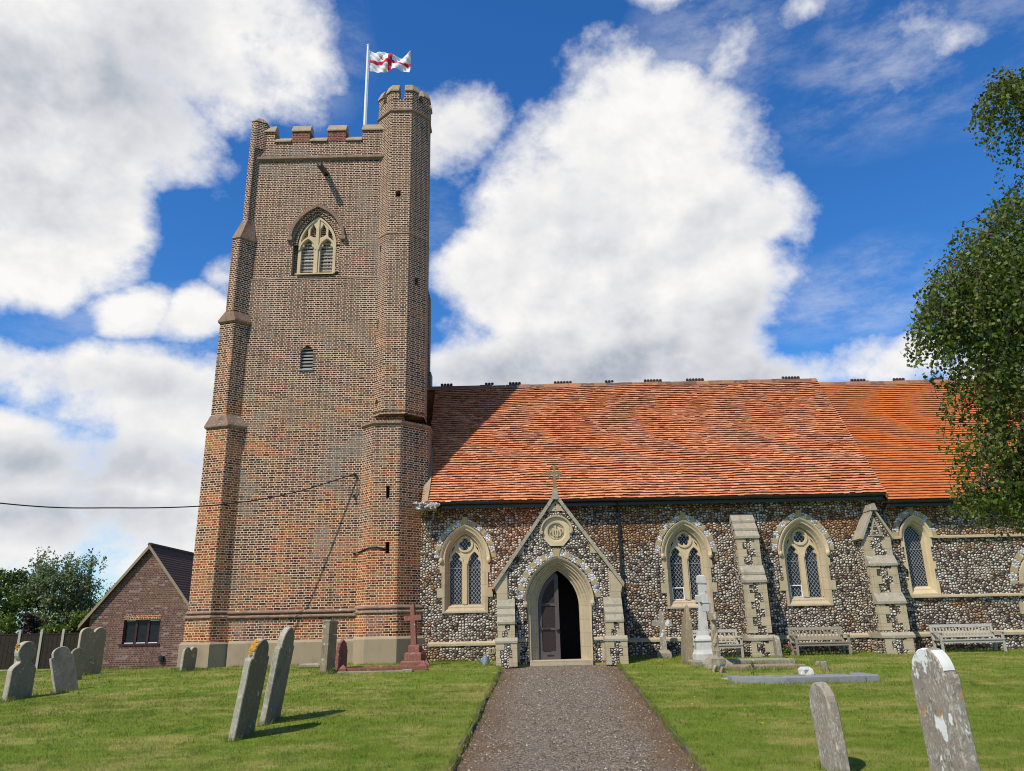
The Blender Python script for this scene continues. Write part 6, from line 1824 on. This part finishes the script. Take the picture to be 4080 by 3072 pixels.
for s in (-1, 1):
    L = math.hypot(2.45, 3.1); n = 30
    for k in range(n):
        a, b = k / n, (k + 1.15) / n
        P = lambda f, e, y: (s * (2.45 - 2.45 * f), y, 1.66 + 3.12 * f + e)
        hr.add([P(a, .03, -.12), P(a, .03, 9.3), P(min(b, 1), .0, 9.3), P(min(b, 1), .0, -.12), P(a, -.02, -.12), P(a, -.02, 9.3)], [(0, 1, 2, 3), (0, 4, 5, 1)])
    hr.loft([[P(0, -.03, y), P(1, -.03, y), P(1, -.09, y), P(0, -.09, y)] for y in (-.1, 9.3)], True, (True, True))
ro = hr.build('roof', M['tile_dark'], hall, local=True)
rg = MB(); rg.tube([(0, -.14, 4.80), (0, 9.3, 4.80)], .08, 8); rg.build('ridge_tiles', M['tile_dark'], ro, local=True)
for s in (-1, 1):
    bb = MB(); bb.loft([[(s * 2.45, y, 1.54), (s * 2.45, y, 1.70), (0, y, 4.80), (0, y, 4.64)] for y in (-.15, -.12)], True, (True, True)); bb.build('barge_board', M['barge'], hall, local=True)
wf = MB()
wf.prism([(-.72, .95), (.74, .95), (.74, 1.86), (-.72, 1.86)], [[(-.66, 1.01), (-.28, 1.01), (-.28, 1.80), (-.66, 1.80)], [(-.20, 1.01), (.20, 1.01), (.20, 1.80), (-.20, 1.80)], [(.28, 1.01), (.68, 1.01), (.68, 1.80), (.28, 1.80)]], .09, .16, F=lambda u, v, w: (u, w, v))
wo = wf.build('window', M['upvc'], hall, local=True)
p_ = MB(); p_.box(-.68, .70, .13, .14, .97, 1.84); p_.build('pane', M['glass'], wo, local=True)
p_ = MB(); p_.box(-.82, .80, -.04, .1, .88, .945); p_.build('sill', M['upvc'], wo, local=True)
p_ = MB()
for a, b in ((-.64, -.3), (-.18, .18), (.30, .66)): p_.box(a, b, .075, .088, .965, .995)
for a, b in ((-.64, -.3), (.30, .66)): p_.box(a, b, .075, .088, 1.815, 1.84)
p_.build('vent_strip', M['white_paint'], wo, local=True)
p_ = MB(); p_.box(.86, 1.04, -.10, 0, .30, .48); p_.box(.90, 1.0, -.14, -.10, .34, .44); p_.build('flue', M['black'], hall, local=True)
p_ = MB(); p_.lathe([(.0, 0), (.05, .02), (.05, .08), (0, .1)], (-8.82, 21.9, 2.5), 8)

# ------------------------------------------------------------------ panel fence
fy = 34.0; fz = -.55
fe = thing('panel_fence', 'dark panel fence with concrete posts at the edge of the churchyard', 'fence', (-20, fy, fz))
xs_ = [-24.6 + .915 * k for k in range(9)]
for k, xx in enumerate(xs_):
    p_ = MB(); p_.box(xx - .05 + 20, xx + .05 + 20, -.06, .06, -.3, 1.66); p_.loft([[(xx - w + 20, -.06, z), (xx + w + 20, -.06, z), (xx + w + 20, .06, z), (xx - w + 20, .06, z)] for z, w in ((1.66, .05), (1.70, .02))], True, (True, True)); p_.build('post', M['concrete'], fe, local=True)
    if k < len(xs_) - 1:
        p_ = MB()
        for q in range(9): p_.box(xx + .05 + 20 + q * .0905, xx + .05 + 20 + (q + 1) * .0905 - .004, -.02 + (q % 2) * .008, .02, .12, 1.50 - .0 * q)
        p_.box(xx + .05 + 20, xx + .865 + 20, -.03, .035, 1.48, 1.53)
        p_.build('panel', M['fence'], fe, local=True)
        p_ = MB(); p_.box(xx + .05 + 20, xx + .865 + 20, -.025, .025, -.3, .115); p_.build('gravel_board', M['concrete'], fe, local=True)


# ------------------------------------------------------------------ trees
def leaf_mesh(name, mt, P, size, parent, droop=.0, jitter=.35, seed=1, asp=.62, stuff=False):
    """one small bent four-cornered leaf at every point"""
    P = np.asarray(P, float) - np.array(ORIG[root_name(parent)]) if parent is not None else np.asarray(P, float)
    n = len(P); g_ = np.random.default_rng(seed)
    a = g_.normal(size=(n, 3)); a[:, 2] -= droop * 1.5; a /= np.linalg.norm(a, axis=1)[:, None]
    b = np.cross(a, g_.normal(size=(n, 3))); b /= np.linalg.norm(b, axis=1)[:, None] + 1e-9
    c = np.cross(a, b)
    s = size * (1 + jitter * (g_.random(n) * 2 - 1))[:, None]
    V = np.empty((n, 4, 3), np.float32)
    V[:, 0] = P; V[:, 1] = P + a * s * .5 + b * s * asp * .5 + c * s * .10; V[:, 2] = P + a * s; V[:, 3] = P + a * s * .5 - b * s * asp * .5 + c * s * .10
    me = bpy.data.meshes.new(name)
    me.vertices.add(n * 4); me.vertices.foreach_set('co', V.ravel())
    me.loops.add(n * 4); me.loops.foreach_set('vertex_index', np.arange(n * 4, dtype=np.int32))
    me.polygons.add(n); me.polygons.foreach_set('loop_start', np.arange(0, n * 4, 4, dtype=np.int32)); me.polygons.foreach_set('loop_total', np.full(n, 4, np.int32))
    at = me.attributes.new('rnd', 'FLOAT', 'FACE'); at.data.foreach_set('value', g_.random(n).astype(np.float32))
    me.materials.append(mt); me.update(calc_edges=True)
    o = bpy.data.objects.new(name, me); col.objects.link(o)
    if parent is not None: o.parent = parent
    return o


def birch():
    bx, by_ = 7.5, 9.2; b0 = gz(bx, by_)
    t_ = thing('birch_tree', 'weeping birch with drooping leafy twigs at the right of the churchyard', 'tree', (bx, by_, b0))
    tk = MB()
    tk.tube([(bx, by_, b0 - .2), (bx - .05, by_, b0 + 1.5), (bx - .15, by_ - .05, b0 + 3.2), (bx - .1, by_, b0 + 5), (bx, by_ + .1, b0 + 7), (bx + .05, by_ + .1, b0 + 9.2)], [.24, .19, .15, .11, .07, .02], 12)
    tk.build('trunk', M['bark'], t_, smooth=True)
    rr = random.Random(21); lb = MB(); tw_ = MB(); leaves = []
    lob = [  # (centre, radii, strands, hang)
        ((6.25, 8.75, 5.45), (.62, .7, .45), 80, 1.5), ((5.75, 8.6, 5.0), (.50, .6, .35), 70, 1.3), ((6.7, 8.9, 5.75), (.7, .7, .4), 75, 1.6),
        ((5.35, 8.5, 4.62), (.42, .5, .28), 75, 1.0), ((5.22, 8.5, 4.25), (.36, .45, .22), 55, .75), ((5.9, 8.7, 4.3), (.6, .6, .4), 65, 1.3),
        ((6.5, 8.9, 4.6), (.7, .7, .5), 60, 1.5), ((7.4, 9.2, 5.0), (1.0, 1.0, .8), 70, 1.6), ((5.55, 8.5, 3.55), (.40, .45, .25), 55, 1.0),
        ((6.1, 8.7, 3.5), (.5, .55, .3), 60, 1.1), ((6.8, 8.9, 3.6), (.6, .6, .4), 60, 1.2), ((6.95, 8.75, 7.62), (.50, .55, .34), 65, .75), ((6.62, 8.65, 7.45), (.26, .4, .2), 30, .55),
        ((7.6, 9.1, 6.9), (.7, .8, .7), 60, 1.1), ((5.5, 8.5, 2.75), (.42, .45, .25), 70, .75), ((5.25, 8.45, 2.2), (.34, .35, .12), 40, .5), ((5.95, 8.6, 2.6), (.5, .5, .25), 70, .8),
        ((6.7, 8.9, 2.5), (.7, .7, .35), 80, .9), ((8.5, 9.4, 4.6), (1.0, 1.1, 1.2), 60, 1.5), ((8.2, 9.3, 7.9), (.8, .8, .7), 40, 1.), ((7.5, 9.2, 3.2), (.8, .8, .6), 50, 1.1)]
    for (c, r_, ns, hang) in lob:
        c = Vector(c)
        # limb reaching the lobe
        zl = min(b0 + 8, max(b0 + 1.2, c.z - .9)); st_ = Vector((bx - .08, by_, zl)); mid = st_.lerp(c, .55) + Vector((0, 0, .35))
        lb.tube([st_, st_.lerp(mid, .5) + Vector((0, 0, .1)), mid, c + Vector((0, 0, r_[2] * .4))], [.06, .045, .03, .012], 6)
        for k in range(ns):
            while True:
                q = Vector((rr.uniform(-1, 1), rr.uniform(-1, 1), rr.uniform(-1, 1)))
                if .25 < q.length < 1: break
            p = c + Vector((q.x * r_[0], q.y * r_[1], q.z * r_[2]))
            L = hang * rr.uniform(.35, 1.0); out = Vector((q.x, q.y, 0)) * .25
            ph = rr.random() * 6.28; pts_ = []; m_ = max(4, int(L / .12))
            for i in range(m_ + 1):
                s = i / m_
                pts_.append(p + out * math.sin(s * 1.4) + Vector((.05 * math.sin(ph + s * 5), .05 * math.cos(ph * 1.3 + s * 4), -L * s ** 1.25)))
            if k % 2 == 0: tw_.tube(pts_[::2] if len(pts_) > 5 else pts_, .0035, 3, cap=False)
            if k % 5 == 0: lb.tube([c.lerp(p, .2), c.lerp(p, .7) + Vector((0, 0, .12)), p], [.014, .009, .004], 4, cap=False)
            for i in range(m_):
                for j in range(rr.choice((6, 7, 9))):
                    f = rr.random(); leaves.append(pts_[i].lerp(pts_[i + 1], f) + Vector((rr.gauss(0, .045), rr.gauss(0, .045), rr.gauss(0, .03))))
    lb.build('limbs', M['bark'], t_, smooth=True); tw_.build('twigs', M['twig'], t_)
    leaf_mesh('crown', M['leaf_birch'], leaves, .047, t_, droop=.5, seed=4, asp=.8)
birch()


def bush_points(c, r, n, seed, clumps=26, fill=.35):
    """leaf points gathered in clumps over an uneven crown"""
    rr = random.Random(seed); P = []
    cs_ = []
    for k in range(clumps):
        while True:
            q = Vector((rr.uniform(-1, 1), rr.uniform(-1, 1), rr.uniform(-1, 1)))
            if q.length < 1: break
        q = q * (.45 + .55 * rr.random()) if q.length else q
        cs_.append((Vector((c[0] + q.x * r[0], c[1] + q.y * r[1], c[2] + q.z * r[2])), rr.uniform(.22, .42)))
    for k in range(n):
        cc, s = rr.choice(cs_)
        q = Vector((rr.gauss(0, 1), rr.gauss(0, 1), rr.gauss(0, 1))); q = q.normalized() * (abs(rr.gauss(.75, .3)))
        P.append((cc.x + q.x * s * r[0], cc.y + q.y * s * r[1], cc.z + q.z * s * r[2] * .85))
    return P


def tree(name, label, x, y, h, crowns, mt, size, seed, trunk=.14, cat='tree', group='trees and shrubs beyond the churchyard fence', twigs=0):
    z0 = gz(x, y); t_ = thing(name, label, cat, (x, y, z0), 0, group)
    tk = MB(); tk.tube([(x, y, z0 - .2), (x + .05, y, z0 + h * .35), (x - .05, y, z0 + h * .7)], [trunk, trunk * .8, trunk * .3], 8)
    rr = random.Random(seed)
    for (dx, dy, dz, rx_, ry_, rz_, n, cl) in crowns:
        c = Vector((x + dx, y + dy, z0 + dz)); s0 = Vector((x, y, z0 + h * .3))
        tk.tube([s0, s0.lerp(c, .5) + Vector((0, 0, .1)), c + Vector((0, 0, rz_ * .5))], [trunk * .5, trunk * .35, trunk * .12], 5)
    tk.build('trunk', M['bark'], t_, smooth=True)
    P = []
    for i, (dx, dy, dz, rx_, ry_, rz_, n, cl) in enumerate(crowns): P += bush_points((x + dx, y + dy, z0 + dz), (rx_, ry_, rz_), n, seed * 17 + i, cl)
    if twigs:        # loose upright sprays on top
        for k in range(twigs):
            dx, dy, dz, rx_, ry_, rz_, n, cl = rr.choice(crowns)
            px_ = x + dx + rr.uniform(-.9, .9) * rx_; py_ = y + dy + rr.uniform(-.7, .7) * ry_; zb = z0 + dz + rz_ * .55; ln = rr.uniform(.4, 1.0)
            for q in range(26):
                s = rr.random(); P.append((px_ + s * .12 + rr.gauss(0, .05), py_ + rr.gauss(0, .06), zb + ln * s + rr.gauss(0, .04)))
    leaf_mesh('crown', mt, P, size, t_, seed=seed, asp=.6)
    return t_
tree('broadleaf_tree', 'broad green tree at the far left behind the fence', -26.5, 38, 4.6, [(0, 0, 2.9, 2.0, 1.5, 1.7, 5200, 40), (1.7, .2, 2.2, 1.3, 1.2, 1.5, 3400, 30), (-1.5, 0, 3.4, 1.6, 1.3, 1.5, 3000, 26), (1.0, -.6, 3.6, 1.2, 1, .9, 2400, 20)], M['leaf_mid'], .15, 1)
tree('dark_tree', 'dark shady tree standing behind the sallow', -23.2, 40, 4.2, [(0, 0, 2.4, 2.2, 1.4, 1.6, 5200, 44), (1.6, 0, 2.0, 1.4, 1.2, 1.4, 3000, 28), (-1.2, 0, 3.2, 1.4, 1.2, 1.2, 2400, 22)], M['leaf_dark'], .15, 2)
tree('sallow_tree', 'tall silvery sallow with loose upright sprays against the sky', -22.0, 38.5, 5.4, [(0, 0, 3.7, 1.25, 1.1, 1.35, 2900, 34), (-1.0, 0, 3.9, 1.0, 1, 1.2, 1900, 24), (.9, .1, 3.5, .85, .9, 1.3, 1700, 22), (0, 0, 2.4, 1.5, 1.2, 1.1, 2200, 28)], M['leaf_sallow'], .13, 3, .12, twigs=46)
tree('small_tree', 'small bright tree beside the hall roof', -19.6, 39, 4.0, [(0, 0, 2.7, 1.1, 1, 1.2, 2200, 26), (.9, 0, 3.1, .8, .8, .9, 1300, 18), (-.6, 0, 1.6, .9, .8, .9, 1400, 18)], M['leaf_mid'], .13, 4)
tree('dark_tree', 'dark tree top showing at the left edge above the green tree', -28.5, 42, 5.2, [(0, 0, 4.1, 1.9, 1.3, 1.2, 3000, 26), (2.0, 0, 3.9, 1.5, 1.2, 1.1, 2400, 22)], M['leaf_dark'], .15, 5)
for i, (x, y, w, h, mt, lab) in enumerate([(-22.6, 35.2, .85, 1.15, M['leaf_bright'], 'bright yellow-green shrub above the fence panels'), (-20.2, 35.2, .75, .62, M['leaf_bright'], 'low leafy shrub topping the fence between two posts'), (-21.6, 35.6, .45, .9, M['leaf_purple'], 'dark purple-leaved shrub behind the fence'), (-18.6, 35.0, .95, 1.0, M['leaf_mid'], 'leafy green shrub between the fence and the hall'), (-24.1, 35.3, .7, .7, M['leaf_mid'], 'green shrub at the left end of the fence')]):
    z0 = gz(x, y)
    tree('shrub', lab, x, y, 1.2, [(0, 0, 1.45 + h * .3, w, .6, h * .75, 1500, 20), (0, 0, .9, w * .8, .5, .8, 700, 12)], mt, .10, 30 + i, .04, 'shrub')
# little flowering plant beside the middle bench
z0 = gz(7.0, 21.2); fpn = thing('flowering_plant', 'small plant with pinkish flowers at the end of the brown bench', 'plant', (7.0, 21.2, z0))
leaf_mesh('foliage', M['leaf_mid'], bush_points((7.0, 21.2, z0 + .12), (.17, .15, .13), 420, 5, 12), .05, fpn, seed=3)
leaf_mesh('flowers', M['petal_pink'], bush_points((7.02, 21.2, z0 + .22), (.15, .13, .09), 90, 6, 10), .035, fpn, seed=8)
def weed(x, y, h, lab, seed, n=24):
    z0 = gz(x, y); w_ = thing('weed', lab, 'plant', (x, y, z0)); rr = random.Random(seed)
    s_ = MB(); s_.tube([(x, y, z0 - .02), (x + .01, y, z0 + h)], .006, 5); s_.build('stem', M['twig'], w_)
    leaf_mesh('leaves', M['leaf_bright'], [(x + rr.gauss(0, .025), y + rr.gauss(0, .025), z0 + h * (.15 + .85 * rr.random())) for _ in range(n)], .06, w_, seed=seed)
weed(4.93, 17.25, .30, 'single upright green weed growing beside the blue-grey kerb', 2)
weed(-4.3, 19.0, .10, 'leafy green weed at the foot of the square-edged brown headstone', 3, 30)
for i, (x, y) in enumerate([(3.1, 14.6), (3.6, 13.3), (3.55, 12.2), (6.9, 13.4), (2.9, 13.9), (5.0, 12.3)]):
    m_ = MB(); z0 = gz(x, y) + .045
    for k in range(9):
        a = 2 * math.pi * k / 9; m_.add([(x, y, z0), (x + .022 * math.cos(a - .3), y + .022 * math.sin(a - .3), z0 + .006), (x + .03 * math.cos(a), y + .03 * math.sin(a), z0 + .004), (x + .022 * math.cos(a + .3), y + .022 * math.sin(a + .3), z0 + .006)], [(0, 1, 2, 3)])
    m_.tube([(x, y, z0 - .05), (x, y, z0)], .003, 4)
    o = m_.build('dandelion', M['petal_yellow'], loc=(x, y, z0 - .05)); tag(o, 'tiny yellow flower dotted in the lawn right of the path', 'flower', 'yellow flowers in the lawn')
